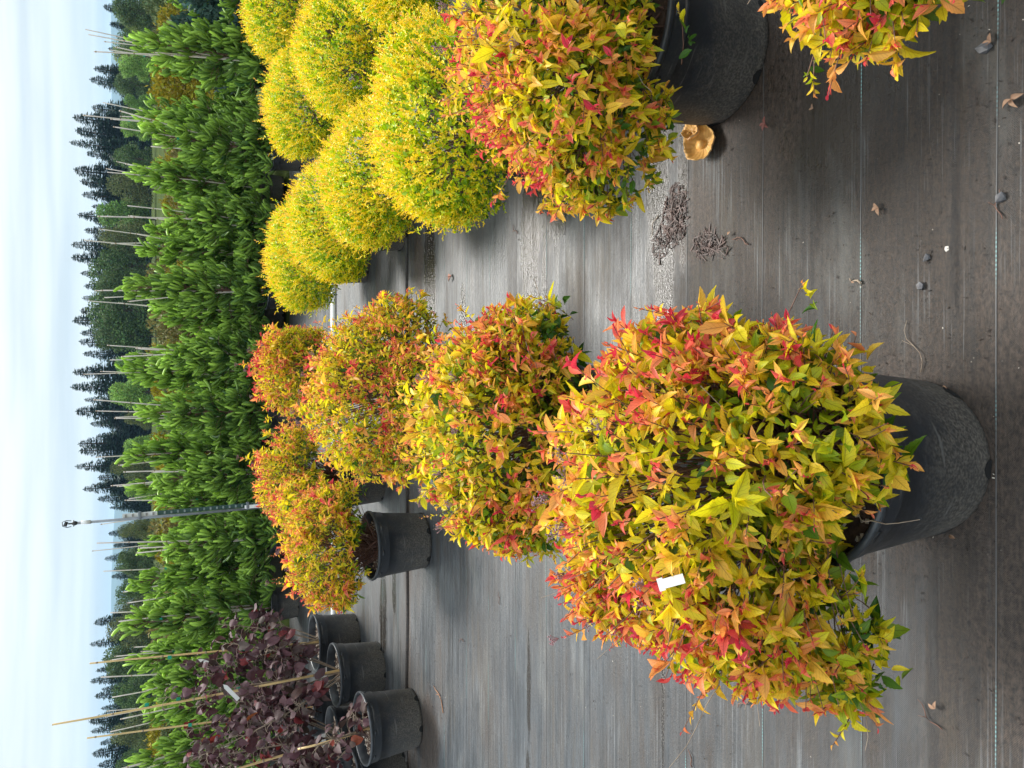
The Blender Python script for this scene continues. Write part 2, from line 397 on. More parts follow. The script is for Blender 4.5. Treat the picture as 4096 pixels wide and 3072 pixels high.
# ------------------------------------------------------------------ ground, fabric, hills
def ground_sheet():
    xs = np.concatenate([np.linspace(-4000, -60, 30), np.linspace(-55, 55, 60), np.linspace(60, 4000, 30)])
    ys = np.concatenate([np.linspace(-300, -6, 8), np.linspace(-5, 60, 60), np.linspace(65, 300, 40), np.linspace(330, 4000, 30)])
    X, Y = np.meshgrid(xs, ys); Z = np.full_like(X, -0.03)
    V = np.stack([X, Y, Z], -1).reshape(-1, 3)
    nx, ny = len(xs), len(ys); i = np.arange(ny - 1)[:, None] * nx + np.arange(nx - 1)[None]
    T = np.concatenate([np.stack([i, i + 1, i + nx + 1], -1).reshape(-1, 3), np.stack([i, i + nx + 1, i + nx], -1).reshape(-1, 3)])
    m = simple('field_soil_and_grass', (0.028, 0.045, 0.012), (0.065, 0.085, 0.022), 0.35, 1.0, spec=0.03, detail=8)
    o = link('ground', mesh_np('ground', V, T, smooth=True), None, m); tag(o, kind='structure')
ground_sheet()

def wrinkle(X, Y):
    z = np.zeros_like(X); r = np.random.default_rng(3)
    for k in range(46):
        y0 = r.uniform(0.3, 9); a = r.uniform(0.0005, 0.0018) * (1 if r.random() < 0.7 else -0.6); w = r.uniform(0.012, 0.05)
        x0 = r.uniform(-3.5, 3.5); L = r.uniform(0.3, 1.3); sl = r.uniform(-0.02, 0.02)
        z += a * np.exp(-((Y - y0 - sl * (X - x0)) / w) ** 2) * np.exp(-((X - x0) / L) ** 4)
    for k in range(40):
        y0 = r.uniform(0.3, 8); x0 = r.uniform(-3, 3)
        z += r.uniform(-0.002, 0.003) * np.exp(-((Y - y0) / 0.15) ** 2 - ((X - x0) / r.uniform(0.2, 0.9)) ** 2)
    # the crease close to the camera
    z -= 0.006 * np.exp(-((Y - 0.952 - 0.01 * X) / 0.007) ** 2) * (X > 0.12)
    z += 0.004 * np.exp(-((Y - 0.972 - 0.01 * X) / 0.012) ** 2) * (X > 0.1)
    return z
def fabric(y0, y1, dy, z0, name, edge=False, x0=-9, x1=9, dx=0.09, yfar=None):
    xs = np.arange(x0, x1 + dx, dx); ys = np.arange(y0, y1 + dy, dy)
    X, Y = np.meshgrid(xs, ys)
    Z = z0 + wrinkle(X, Y)
    if edge:   # turned-up, wavy near edge of the overlapping strip
        Y = Y + np.where(Y < y0 + 0.02, 0.012 * np.sin(X * 1.7) + 0.006 * np.sin(X * 5.3), 0)
        Z += 0.007 * np.exp(-((Y - y0) / 0.02) ** 2)
    V = np.stack([X, Y, Z], -1).reshape(-1, 3)
    nx, ny = len(xs), len(ys); i = np.arange(ny - 1)[:, None] * nx + np.arange(nx - 1)[None]
    T = np.concatenate([np.stack([i, i + 1, i + nx + 1], -1).reshape(-1, 3), np.stack([i, i + nx + 1, i + nx], -1).reshape(-1, 3)])
    if edge:
        b = len(V); W = V[:nx].copy(); W[:, 2] = 0.001; V = np.concatenate([V, W]); j = np.arange(nx - 1)
        T = np.concatenate([T, np.stack([j, b + j, b + j + 1], -1), np.stack([j, b + j + 1, j + 1], -1)])
    o = link(name, mesh_np(name, V, T, smooth=True), None, M_FABRIC); tag(o, kind='structure'); return o
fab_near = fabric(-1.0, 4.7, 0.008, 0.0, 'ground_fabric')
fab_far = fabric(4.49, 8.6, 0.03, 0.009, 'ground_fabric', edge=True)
fab_far.data.materials[0] = M_FABRIC

def thread_material():
    m, nt, N, p, out = mat_new('teal_guide_thread')
    t = N('ShaderNodeTexCoord'); s = N('ShaderNodeSeparateXYZ'); nt.links.new(t.outputs['Object'], s.inputs[0])
    mu = N('ShaderNodeMath', operation='MULTIPLY'); nt.links.new(s.outputs[0], mu.inputs[0]); mu.inputs[1].default_value = 2 * math.pi / 0.009
    si = N('ShaderNodeMath', operation='SINE'); nt.links.new(mu.outputs[0], si.inputs[0])
    r = N('ShaderNodeMapRange'); r.inputs[1].default_value = -0.2; r.inputs[2].default_value = 0.3; nt.links.new(si.outputs[0], r.inputs[0])
    n = N('ShaderNodeTexNoise'); n.inputs['Scale'].default_value = 3.0; n.inputs['Detail'].default_value = 3; nt.links.new(t.outputs['Object'], n.inputs[0])
    r2 = N('ShaderNodeMapRange'); r2.inputs[1].default_value = 0.41; r2.inputs[2].default_value = 0.50; nt.links.new(n.outputs[0], r2.inputs[0])
    c = mixc(N, nt, r.outputs[0], (0.09, 0.11, 0.11), (0.17, 0.34, 0.34))
    c = mixc(N, nt, r2.outputs[0], c, (0.085, 0.085, 0.085))
    nt.links.new(c, p.inputs['Base Color']); p.inputs['Roughness'].default_value = 0.6
    return m
M_THREAD = thread_material()
def thread(y, w, z0, parent):
    xs = np.linspace(-7, 7, 240); yc = y + 0.004 * np.sin(xs * 0.9 + y * 5) + 0.002 * np.sin(xs * 3.1 + y) - 0.004 * xs
    V = []; zz = wrinkle(xs, yc) + z0 + 0.0022
    for s_ in (-1, 1): V.append(np.stack([xs, yc + s_ * w / 2, zz - 0.0012], -1))
    V.insert(1, np.stack([xs, yc, zz - 0.0006], -1)); V = np.concatenate(V); n = len(xs); j = np.arange(n - 1)
    T = []
    for a in (0, n): T += [np.stack([a + j, a + j + 1, a + n + j + 1], -1), np.stack([a + j, a + n + j + 1, a + n + j], -1)]
    link('guide_thread', mesh_np('guide_thread', V, np.concatenate(T)), parent, M_THREAD)
for y in (0.883, 1.19, 1.495, 1.81, 2.11, 2.41, 2.70, 2.98, 3.27, 3.55, 3.86, 4.15): thread(y, 0.0026 if y < 2 else 0.0024, 0.0, fab_near)
for y in (4.66, 5.0, 5.3, 5.62, 5.95): thread(y, 0.004, 0.009, fab_far)

def hills():
    o = None
    n = 160; xs = np.linspace(-3600, 3600, n); r = np.random.default_rng(8)
    def ridge(xs, base, amp, sd):
        rr = np.random.default_rng(sd); h = base + 0 * xs
        for k in range(1, 9): h += amp / k * np.sin(xs / 3600 * k * 2.3 + rr.uniform(0, 6.28))
        return np.maximum(h, 5)
    V = []; rows = [(2500, 0.0), (2900, 0.55), (3300, 1.0), (3600, 0.8)]
    H = ridge(xs, 92, 26, 4) + np.exp(-((xs + 900) / 500) ** 2) * 30
    for (d, k) in rows: V.append(np.stack([xs, np.full(n, d) + 60 * np.sin(xs / 300), H * k - 1], -1))
    V = np.concatenate(V); j = np.arange(n - 1); T = []
    for a in range(3): T += [np.stack([a * n + j, a * n + j + 1, (a + 1) * n + j + 1], -1), np.stack([a * n + j, (a + 1) * n + j + 1, (a + 1) * n + j], -1)]
    m = simple('wooded_hills', (0.03, 0.05, 0.035), (0.045, 0.07, 0.045), 0.01, 0.95)
    h = link('hills', mesh_np('hills', V, np.concatenate(T), smooth=True), None, m); tag(h, kind='structure')
hills()

# air: pale haze that turns the hills blue
def haze():
    mb = MB(); mb.box((0, 0, 70), (10000, 10000, 143))
    m = bpy.data.materials.new('haze_air'); m.use_nodes = True; nt = m.node_tree; nt.nodes.clear()
    o_ = nt.nodes.new('ShaderNodeOutputMaterial'); v = nt.nodes.new('ShaderNodeVolumePrincipled')
    v.inputs['Color'].default_value = (0.42, 0.72, 1.0, 1); v.inputs['Density'].default_value = HAZE_D; v.inputs['Anisotropy'].default_value = 0.1
    nt.links.new(v.outputs[0], o_.inputs['Volume'])
    o = mb.build('haze', m, smooth=False); tag(o, kind='stuff')
HAZE_D = 0.0002
HAZE = True
if HAZE: haze()

# ------------------------------------------------------------------ leaf machinery
def leaf_template(rows, widths, fold, curl, twist=0.0, wave=0.0, serr=0.0):
    """unit-length leaf along +x, width ~1 across y (scaled later), rows x 3 points"""
    V = []; uv = []
    for i, (t, w) in enumerate(zip(rows, widths)):
        w2 = w * (1 + serr * (1 if i % 2 else -1))
        x = t - curl * 0.25 * t * t
        z = -curl * 0.5 * t * t
        for s_ in (-1, 0, 1):
            y = s_ * 0.5 * w2
            zz = z + fold * abs(y) + wave * math.sin(t * 9 + s_) * abs(s_)
            a = twist * t
            V.append((x - (0.02 if s_ == 0 else 0), y * math.cos(a), zz + y * math.sin(a))); uv.append((t, 0.5 + 0.5 * s_))
    T = []
    for i in range(len(rows) - 1):
        a = i * 3
        for k in (0, 1):
            T += [(a + k, a + k + 3, a + k + 4), (a + k, a + k + 4, a + k + 1)]
    return np.array(V), np.array(T), np.array(uv)
HQ_R = [0, .1, .22, .36, .5, .64, .78, .9, 1]
HQ_W = [.08, .45, .82, 1.0, .97, .80, .52, .24, .02]
SER_R = [0, .08, .15, .23, .31, .39, .47, .55, .63, .71, .79, .87, .94, 1]
SER_W = [.06, .42, .66, .86, .97, 1.0, .98, .93, .83, .69, .52, .34, .17, .01]
LQ_R = [0, .3, .65, 1]; LQ_W = [.1, .95, .75, .02]
rt = random.Random(2)
TPL = {}
TPL['hq'] = [leaf_template(HQ_R, HQ_W, rt.uniform(.25, .7), c, rt.uniform(-.5, .5), rt.uniform(0, .02)) for c in (-.1, .1, .3, .5, .75, 1.0)]
TPL['ser'] = [leaf_template(SER_R, SER_W, rt.uniform(.2, .6), c, rt.uniform(-.8, .8), .02, .08) for c in (-.2, .15, .4, .65, .95, 1.3)]
TPL['lq'] = [leaf_template(LQ_R, LQ_W, rt.uniform(.2, .7), c, rt.uniform(-.5, .5)) for c in (-.1, .1, .3, .5, .7, .9)]
OV_W = [.3, .75, .97, 1.0, .95, .82, .6, .34, .04]
TPL['ovate'] = [leaf_template(HQ_R, OV_W, rt.uniform(-.35, .5), c, rt.uniform(-.6, .6), .045) for c in (.1, .3, .5, .7, .9, 1.2)]

def unit(a): return a / np.maximum(np.linalg.norm(a, axis=-1, keepdims=True), 1e-9)
def frames(D, Nn):
    X = unit(D); Y = unit(np.cross(Nn, X)); Z = np.cross(X, Y)
    return X, Y, Z
class Leaves:
    def __init__(s): s.P = []; s.D = []; s.N = []; s.L = []; s.W = []; s.C = []; s.K = []
    def add(s, P, D, N_, L, W, C, K):
        for a, b in zip((s.P, s.D, s.N, s.L, s.W, s.C, s.K), (P, D, N_, L, W, C, K)): a.append(np.asarray(b))
    def cat(s):
        s.P, s.D, s.N, s.C = [np.concatenate(a) for a in (s.P, s.D, s.N, s.C)]
        s.L, s.W, s.K = [np.concatenate(a) for a in (s.L, s.W, s.K)]
        s.N = s.N + 1e-4 * RNG.normal(size=s.N.shape)
        return s
    def merged(s, name, tpl, idx=None):
        """all leaves (or those in idx) as one mesh"""
        idx = np.arange(len(s.P)) if idx is None else idx
        Vs, Ts, Cs, Us = [], [], [], []; base = 0
        X, Y, Z = frames(s.D, s.N)
        for k, (tv, tt, tu) in enumerate(TPL[tpl]):
            q = idx[s.K[idx] % len(TPL[tpl]) == k]
            if len(q) == 0: continue
            L = s.L[q][:, None, None]; W = s.W[q][:, None, None]
            V = s.P[q][:, None] + X[q][:, None] * tv[None, :, 0:1] * L + Y[q][:, None] * tv[None, :, 1:2] * W + Z[q][:, None] * tv[None, :, 2:3] * L * 0.8
            n = len(tv)
            Vs.append(V.reshape(-1, 3)); Ts.append((tt[None] + (np.arange(len(q)) * n)[:, None, None] + base).reshape(-1, 3))
            Cs.append(np.repeat(s.C[q], n, 0)); Us.append(np.tile(tu, (len(q), 1))); base += n * len(q)
        return mesh_np(name, np.concatenate(Vs), np.concatenate(Ts), np.concatenate(Cs), np.concatenate(Us), smooth=True)
    def pick_visible(s, nmax, minpx=9, cell=4.0, offset=(0, 0, 0)):
        """the leaves that show largest in the photograph"""
        X, Y, Z = frames(s.D, s.N); off = np.array(offset)
        pts = []; own = []
        for t in (.2, .4, .6, .8):
            for w in (-.25, .25):
                pts.append(s.P + X * (s.L * t)[:, None] + Y * (s.W * w)[:, None] + off); own.append(np.arange(len(s.P)))
        pts = np.concatenate(pts); own = np.concatenate(own)
        px, py, dz = project(pts)
        ok = (px > 0) & (px < 1024) & (py > 0) & (py < 768)
        key = (px // cell).astype(int) * 4000 + (py // cell).astype(int)
        key = np.where(ok, key, -1); o = np.lexsort((dz, key)); k2 = key[o]
        first = np.ones(len(o), bool); first[1:] = k2[1:] != k2[:-1]; first &= k2 >= 0
        cnt = np.bincount(own[o[first]], minlength=len(s.P))
        _, _, d0 = project(s.P + off); ln = s.L / d0 * FPX
        cand = np.where((cnt >= 2) & (ln >= minpx))[0]
        cand = cand[np.argsort(-(cnt[cand] * 4 + ln[cand]))][:nmax]
        return cand
SINGLE = {}
def single_leaf_mesh(tpl, k, mat):
    key = (tpl, k, mat.name)
    if key not in SINGLE:
        tv, tt, tu = TPL[tpl][k]; v = tv.copy(); v[:, 2] *= 0.8
        me = mesh_np('leaf', v, tt, None, tu, smooth=True); me.materials.append(mat); SINGLE[key] = me
    return SINGLE[key]
def place_leaves(lv, idx, tpl, mat, parent):
    X, Y, Z = frames(lv.D, lv.N); n = len(TPL[tpl])
    for i in idx:
        o = bpy.data.objects.new('leaf', single_leaf_mesh(tpl, int(lv.K[i] % n), mat)); COL.objects.link(o); o.parent = parent
        x, y, z = X[i] * lv.L[i], Y[i] * lv.W[i], Z[i] * lv.L[i]; p = lv.P[i]
        o.matrix_local = Matrix(((x[0], y[0], z[0], p[0]), (x[1], y[1], z[1], p[1]), (x[2], y[2], z[2], p[2]), (0, 0, 0, 1)))
        o.color = (*[float(c) for c in lv.C[i]], 1)
def tubes(polys, radii, n=4):
    """many thin tubes as arrays: polys list of (m,3), radii list of (m,)"""
    Vs, Ts = [], []; base = 0
    for P, R in zip(polys, radii):
        P = np.asarray(P); m = len(P); D = unit(np.gradient(P, axis=0)); ref = np.array([0.31, 0.2, 0.93])
        A = unit(np.cross(D, ref) + 1e-6); B = np.cross(D, A); a = np.arange(n) * 2 * math.pi / n
        V = P[:, None] + (A[:, None] * np.cos(a)[None, :, None] + B[:, None] * np.sin(a)[None, :, None]) * np.asarray(R)[:, None, None]
        Vs.append(V.reshape(-1, 3)); i = np.arange(m - 1)[:, None] * n; k = np.arange(n)[None]; k2 = (k + 1) % n
        Ts.append(np.concatenate([np.stack([i + k, i + k2, i + n + k2], -1).reshape(-1, 3), np.stack([i + k, i + n + k2, i + n + k], -1).reshape(-1, 3)]) + base)
        base += m * n
    return np.concatenate(Vs), np.concatenate(Ts)
def bez(a, b, c, n):
    t = np.linspace(0, 1, n)[:, None]; return (1 - t) ** 2 * a + 2 * t * (1 - t) * b + t * t * c
def ramp(x, stops):
    x = np.clip(x, 0, 1); xs = [s_[0] for s_ in stops]; C = np.array([s_[1] for s_ in stops])
    return np.stack([np.interp(x, xs, C[:, i]) for i in range(3)], -1)

# ------------------------------------------------------------------ pots
def make_pot(r_top, h, parent, chips=False, seed=0):
    r_bot = r_top * 0.83; mb = MB()
    prof = [(0.0, 0.006), (r_bot - 0.012, 0.006), (r_bot - 0.006, 0.0), (r_bot, 0.004), (r_bot + 0.0015, 0.02)]
    zs = h - 0.075
    rw = lambda z: r_bot + (r_top - 0.006 - r_bot) * z / h
    prof += [(rw(h * 0.3), h * 0.3), (rw(h * 0.6), h * 0.6), (rw(zs), zs), (rw(zs) + 0.004, zs + 0.003), (rw(zs) + 0.0045, zs + 0.008), (rw(h) + 0.002, h - 0.02)]
    mb.lathe(prof, 56)
    # little lugs under the rim and drain holes' lips at the foot
    rr = random.Random(seed)
    a0 = rr.uniform(0, 1)
    for k in range(8):
        a = a0 + k * math.pi / 4; R = Matrix.Rotation(a, 3, 'Z')
        mb.box(R @ Vector((rw(h - 0.03) + 0.003, 0, h - 0.032)), (0.006, 0.03, 0.012), R)
    pot = mb.build('pot', M_POT, parent)
    rm = MB(); a = r_top
    rm.lathe([(a - 0.006, h - 0.02), (a + 0.003, h - 0.018), (a + 0.006, h - 0.008), (a + 0.003, h), (a - 0.004, h + 0.001), (a - 0.009, h - 0.004), (a - 0.012, h - 0.06), (a * 0.93 - 0.012, h * 0.5)], 56)
    rm.build('rim', M_RIM, pot)
    hm = MB()
    for k in range(6):
        b = a0 + 0.3 + k * math.pi / 3; R = Matrix.Rotation(b, 3, 'Z')
        cv = [R @ Vector((r_bot + 0.0015 + 0.0008 * (z > 0.01), y, z)) for y, z in ((-.018, .003), (-.02, .012), (-.013, .022), (0, .027), (.013, .022), (.02, .012), (.018, .003))]
        hm.add(cv, [tuple(range(7))])
    tag(hm.build('drain_holes', M_HOLE, pot, smooth=False), kind='stuff')
    so = MB(); nr = 9; vs = [(0, 0, 0)]; fs = []
    ns = 30
    for i in range(1, nr + 1):
        for k in range(ns):
            t = 2 * math.pi * k / ns; r = (a * 0.95 - 0.012) * i / nr
            vs.append((r * math.cos(t), r * math.sin(t), rr.uniform(-.006, .006)))
    for k in range(ns): fs.append((0, 1 + k, 1 + (k + 1) % ns))
    for i in range(nr - 1):
        for k in range(ns):
            a1 = 1 + i * ns + k; a2 = 1 + i * ns + (k + 1) % ns; fs.append((a1, a1 + ns, a2 + ns, a2))
    zt = h - 0.055
    so.add([(x, y, z + zt) for x, y, z in vs], fs); so.build('soil', M_SOIL, pot)
    if chips:
        cm = MB()
        for k in range(230):
            t = rr.uniform(0, 6.28); r = (a - 0.03) * math.sqrt(rr.random()); s_ = rr.uniform(.002, .0065)
            c = Vector((r * math.cos(t), r * math.sin(t), zt + 0.006))
            E = Matrix.Rotation(rr.uniform(0, 3), 3, 'Z') @ Matrix.Rotation(rr.uniform(0, 3), 3, 'X')
            cm.box(c, (s_ * 1.6, s_, s_), E)
        o = cm.build('perlite', M_CHIP, pot, smooth=False); tag(o, kind='stuff')
    return pot
M_HOLE = simple('drain_hole_shadow', (0.004, 0.004, 0.004), None, 5, 0.9)

# ------------------------------------------------------------------ spirea shrubs
RAMP = [(0.0, (0.74, 0.05, 0.09)), (0.08, (0.90, 0.15, 0.11)), (0.19, (0.95, 0.34, 0.13)), (0.32, (0.95, 0.53, 0.09)),
        (0.48, (0.95, 0.76, 0.03)), (0.72, (0.80, 0.76, 0.015)), (0.88, (0.32, 0.46, 0.012)), (1.0, (0.05, 0.16, 0.01))]
def lobe_points(lobes, n, rng_, rlo, rhi, zmin=-0.45):
    out = []; nor = []; vol = np.array([(l[1][0] * l[1][1] + l[1][0] * l[1][2]) for l in lobes]); vol = vol / vol.sum()
    while len(out) < n:
        k = rng_.choice(len(lobes), p=vol); c, r = np.array(lobes[k][0]), np.array(lobes[k][1])
        d = rng_.normal(size=3); d /= np.linalg.norm(d)
        if d[2] < zmin: continue
        f = rng_.uniform(rlo, rhi); p = c + d * r * f; bad = False
        for j, (cj, rj) in enumerate(lobes):
            if j != k and np.linalg.norm((p - np.array(cj)) / np.array(rj)) < min(0.85, rlo): bad = True; break
        if bad or p[2] < 0.03: continue
        nn = d / r; out.append(p); nor.append(nn / np.linalg.norm(nn))
    return np.array(out), np.array(nor)
def spirea(label, x, y, lobes, nshoot, seed, r_top=0.205, h=0.34, hq=True, parts=300, lsize=0.033, hue=0.0, pot=True, nfill=2600, seeds=10, tagpos=None, big=(), group=None, bare=10, minpx=9):
    rg = np.random.default_rng(seed)
    root = empty('potted_spirea', (x, y, 0)); tag(root, label, 'shrub', 'orange and yellow leaved spirea shrubs in the near row')
    pos = np.array([x, y, 0.0])
    L = [(np.array(c) - pos * 1.0, r) for c, r in lobes]
    P, Nn = lobe_points(L, nshoot, rg, 0.80, 1.06)
    # whole sprays that stick out of the outline
    out = rg.random(nshoot) < 0.10
    P = P + Nn * (out * rg.uniform(0.01, 0.07, nshoot))[:, None]
    S = unit(Nn * 0.75 + np.array([0, 0, 0.55]) + rg.normal(size=P.shape) * 0.28)
    zt = P[:, 2].max(); zb = P[:, 2].min()
    low = np.clip((zt - P[:, 2]) / (zt - zb), 0, 1)
    cl = np.sin(P[:, 0] * 9 + seed) + np.sin(P[:, 1] * 11 + 2 * seed) + np.sin(P[:, 2] * 13 + seed)
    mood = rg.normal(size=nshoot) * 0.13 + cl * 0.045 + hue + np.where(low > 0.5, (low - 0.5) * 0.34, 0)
    vig = np.clip(np.exp(rg.normal(size=nshoot) * .30) * .95, .45, 1.45); vig[rg.random(nshoot) < 0.06] *= (1.3 if hq else 1.5)
    K = 11; lv = Leaves(); twP, twR = [], []
    ref = unit(np.cross(S, np.array([0.2, 0.5, 0.1]))); B = np.cross(S, ref)
    SL = rg.uniform(0.05, 0.13, nshoot) * (1.0 if lsize > 0.03 else 0.85)
    ph0 = rg.uniform(0, 6.28, nshoot)
    for k in range(K):
        t = k / (K - 1)
        keep = rg.random(nshoot) < (0.97 if t < 0.7 else 0.8)
        ph = ph0 + k * 2.4 + rg.normal(size=nshoot) * 0.45
        al = rad(14) + rad(60) * t ** 0.8 + rg.normal(size=nshoot) * 0.26
        perp = ref * np.cos(ph)[:, None] + B * np.sin(ph)[:, None]
        D = S * np.cos(al)[:, None] + perp * np.sin(al)[:, None]
        D = unit(D + np.array([0, 0, -0.12 - 0.2 * t]))
        Nl = S - D * np.sum(S * D, 1)[:, None] + np.array([0, 0, 0.25]) + rg.normal(size=P.shape) * 0.22
        p = P - S * (SL * t)[:, None]
        size = lsize * (0.42 + 0.85 * math.sin(min(1, t * 1.25) * math.pi * 0.62)) * vig * rg.uniform(0.6, 1.3, nshoot)
        q = rg.uniform(0.25, 0.40, nshoot)
        col = ramp(0.06 + t * 0.74 + mood + rg.normal(size=nshoot) * 0.07, RAMP) * rg.uniform(0.82, 1.06, (nshoot, 1))
        lv.add(p[keep], D[keep], Nl[keep], size[keep], (size * q)[keep], col[keep], rg.integers(0, 6, keep.sum()))
    # older leaves inside the bush
    Q, Qn = lobe_points(L, nfill, rg, 0.45, 0.9, -0.7)
    D = unit(Qn + rg.normal(size=Q.shape) * 0.8 + np.array([0, 0, -0.1])); Nq = rg.normal(size=Q.shape) * 0.5 + np.array([0, 0, 1.0])
    sz = lsize * rg.uniform(0.7, 1.35, nfill)
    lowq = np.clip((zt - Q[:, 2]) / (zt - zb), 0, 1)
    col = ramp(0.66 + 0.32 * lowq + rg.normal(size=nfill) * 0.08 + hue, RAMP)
    lv.add(Q, D, Nq, sz, sz * rg.uniform(.4, .55, nfill), col, rg.integers(0, 6, nfill))
    # rosettes of extra large leaves on the strongest shoots
    for (bx, by, bz, bs, bd, bh) in big:
        c = np.array([bx, by, bz]) - pos; d = unit(np.array(bd, float)); a = unit(np.cross(d, [0.1, 0.3, 1])); b = np.cross(d, a); m = 8
        for k in range(m):
            t = k / (m - 1); ph = k * 2.4 + rg.normal() * .4; al = rad(25 + 50 * t + rg.normal() * 10)
            D = d * math.cos(al) + (a * math.cos(ph) + b * math.sin(ph)) * math.sin(al); D = D + np.array([0, 0, -0.2])
            Nl = d + np.array([0, 0, 0.3]); s_ = bs * (0.5 + 0.55 * t) * rg.uniform(.75, 1.15)
            lv.add((c - d * 0.03 * t)[None], D[None], Nl[None], [s_], [s_ * 0.36], ramp(np.array([bh + 0.12 * t + rg.normal() * 0.03]), RAMP), [k % 6])
    lv.cat()
    tpl = 'ser' if hq else 'lq'
    chosen = lv.pick_visible(parts, offset=(x, y, 0), minpx=minpx) if parts else np.array([], int)
    rest = np.setdiff1d(np.arange(len(lv.P)), chosen)
    fo = link('foliage', lv.merged('foliage', 'hq' if hq else 'lq', rest), root, M_LEAF); tag(fo, kind='stuff')
    place_leaves(lv, chosen, tpl, M_LEAF_O, root)
    # branches from the pot to the shoots
    polys, radii = [], []
    base = np.array([0, 0, h - 0.06 if pot is not None else 0.3])
    for i in range(0, nshoot, 3):
        a = base + np.array([rg.normal() * 0.04, rg.normal() * 0.04, 0]); e = P[i]
        mid = a * 0.45 + e * 0.55 + np.array([0, 0, rg.uniform(0.02, 0.12)]) + rg.normal(size=3) * 0.02
        polys.append(bez(a, mid, e, 8)); radii.append(np.linspace(0.0028, 0.0009, 8))
    for i in range(nshoot):
        if i % 3 == 0: continue
        e = P[i]; a = e - S[i] * SL[i] * 1.3 - Nn[i] * 0.04
        polys.append(bez(a, e - S[i] * SL[i] * 0.6, e, 4)); radii.append(np.linspace(0.0014, 0.0008, 4))
    V, T = tubes(polys, radii, 4)
    br = link('branches', mesh_np('branches', V, T, smooth=True), root, M_TWIG); tag(br, kind='stuff')
    # dead grey twigs poking out
    polys, radii = [], []
    for k in range(bare):
        i = rg.integers(0, nshoot); e = P[i] + Nn[i] * rg.uniform(0.02, 0.07); a = base * 0.5 + P[i] * 0.5
        pl = bez(a, (a + e) / 2 + rg.normal(size=3) * 0.03, e, 9) + np.concatenate([np.zeros((1, 3)), rg.normal(size=(8, 3)) * 0.003])
        polys.append(pl); radii.append(np.linspace(0.0017, 0.0006, 9))
    if bare:
        V, T = tubes(polys, radii, 4); g = link('dead_twigs', mesh_np('dead_twigs', V, T), root, M_GREYTWIG); tag(g, kind='stuff')
    # dried flower heads: flat-topped clusters of tiny balls on fine stalks
    top = np.argsort(-(P[:, 2] + rg.normal(size=nshoot) * 0.09))[:seeds]
    for i in top:
        mb = MB(); c = Vector(P[i] + np.array([0, 0, 0.012])); s_ = Vector(S[i])
        for k in range(14):
            a = rg.uniform(0, 6.28); r = rg.uniform(0.003, 0.019); A = s_.orthogonal().normalized(); Bv = s_.cross(A)
            q = c + (A * math.cos(a) + Bv * math.sin(a)) * r + s_ * (0.014 + rg.uniform(0, 0.007)); b = 0.0024
            mb.add([q + s_ * b, q - s_ * b, q + A * b, q - A * b, q + Bv * b, q - Bv * b], [(0, 2, 4), (0, 4, 3), (0, 3, 5), (0, 5, 2), (1, 4, 2), (1, 3, 4), (1, 5, 3), (1, 2, 5)])
            mb.tube([c, q], 0.0005, 3, False)
        mb.build('flower_head', M_SEED, root, smooth=False)
    if pot: make_pot(r_top, h, root, seed=seed, chips=(tagpos is not None))
    if tagpos is not None:
        for tp_ in tagpos:
            p = Vector(tp_[:3]) - Vector(pos); R = Matrix.Rotation(tp_[3], 3, 'Z') @ Matrix.Rotation(tp_[4], 3, 'X')
            mb = MB(); mb.box(p, (0.016, 0.0012, 0.034), R)
            mb.box(p + R @ Vector((0, 0, 0.017 + 0.005)), (0.021, 0.0012, 0.010), R)
            mb.build('plant_tag', M_WHITE, root, smooth=False)
    return root

spirea('large orange and gold spirea in the nearest black pot, its left side sprawling', -0.16, 1.06,
       [((-.20, 1.16, .55), (.32, .31, .26)), ((-.42, 1.08, .49), (.18, .22, .22)), ((-.10, .98, .50), (.21, .20, .17)), ((-.48, .96, .40), (.13, .13, .11)),
        ((.0, 1.16, .52), (.16, .2, .2)), ((-.36, 1.28, .58), (.2, .15, .19))],
       860, 21, r_top=.205, h=.37, parts=300, lsize=.0315, nfill=2600, seeds=14, bare=24,
       tagpos=[(*dpt(674, 581, .97), 0.5, -0.7)], big=[(-.19, .90, .66, .085, (.1, -.6, .15), .66), (-.38, 1.0, .72, .070, (-.6, -.5, .5), .50), (-.33, .92, .62, .05, (.4, -.8, .2), .45)])
spirea('gold and coral spirea directly behind the nearest one, its pot hidden', -0.13, 2.0,
       [((-.14, 2.04, .55), (.36, .35, .25)), ((.06, 1.97, .49), (.20, .24, .19)), ((-.36, 2.0, .49), (.17, .24, .2))],
       760, 22, parts=300, lsize=.0295, nfill=2200, seeds=10, hue=.06)
spirea('orange spirea in the middle of the near row, largest of those beyond the second', -0.03, 3.20,
       [((-.05, 3.22, .62), (.38, .35, .28)), ((.16, 3.1, .50), (.25, .26, .2)), ((-.2, 3.0, .48), (.22, .26, .22)), ((-.04, 2.86, .50), (.22, .18, .18))],
       900, 23, hq=False, parts=200, lsize=.026, nfill=2400, seeds=8, hue=-.02, minpx=8)
spirea('narrow orange spirea just before the white pipe at the end of the middle row', 0.09, 4.75,
       [((.07, 4.75, .62), (.31, .32, .31)), ((.17, 4.7, .7), (.2, .2, .2))],
       520, 24, hq=False, parts=60, lsize=.027, nfill=1700, seeds=6, hue=-.06, minpx=8, bare=4)
spirea('rounded orange spirea just right of the sprinkler post, behind another potted spirea', -0.66, 5.1,
       [((-.62, 5.1, .60), (.35, .32, .26)), ((-.80, 4.72, .58), (.27, .26, .22))],
       700, 25, hq=False, parts=40, lsize=.027, nfill=1800, seeds=4, hue=-.02, minpx=8, bare=4)
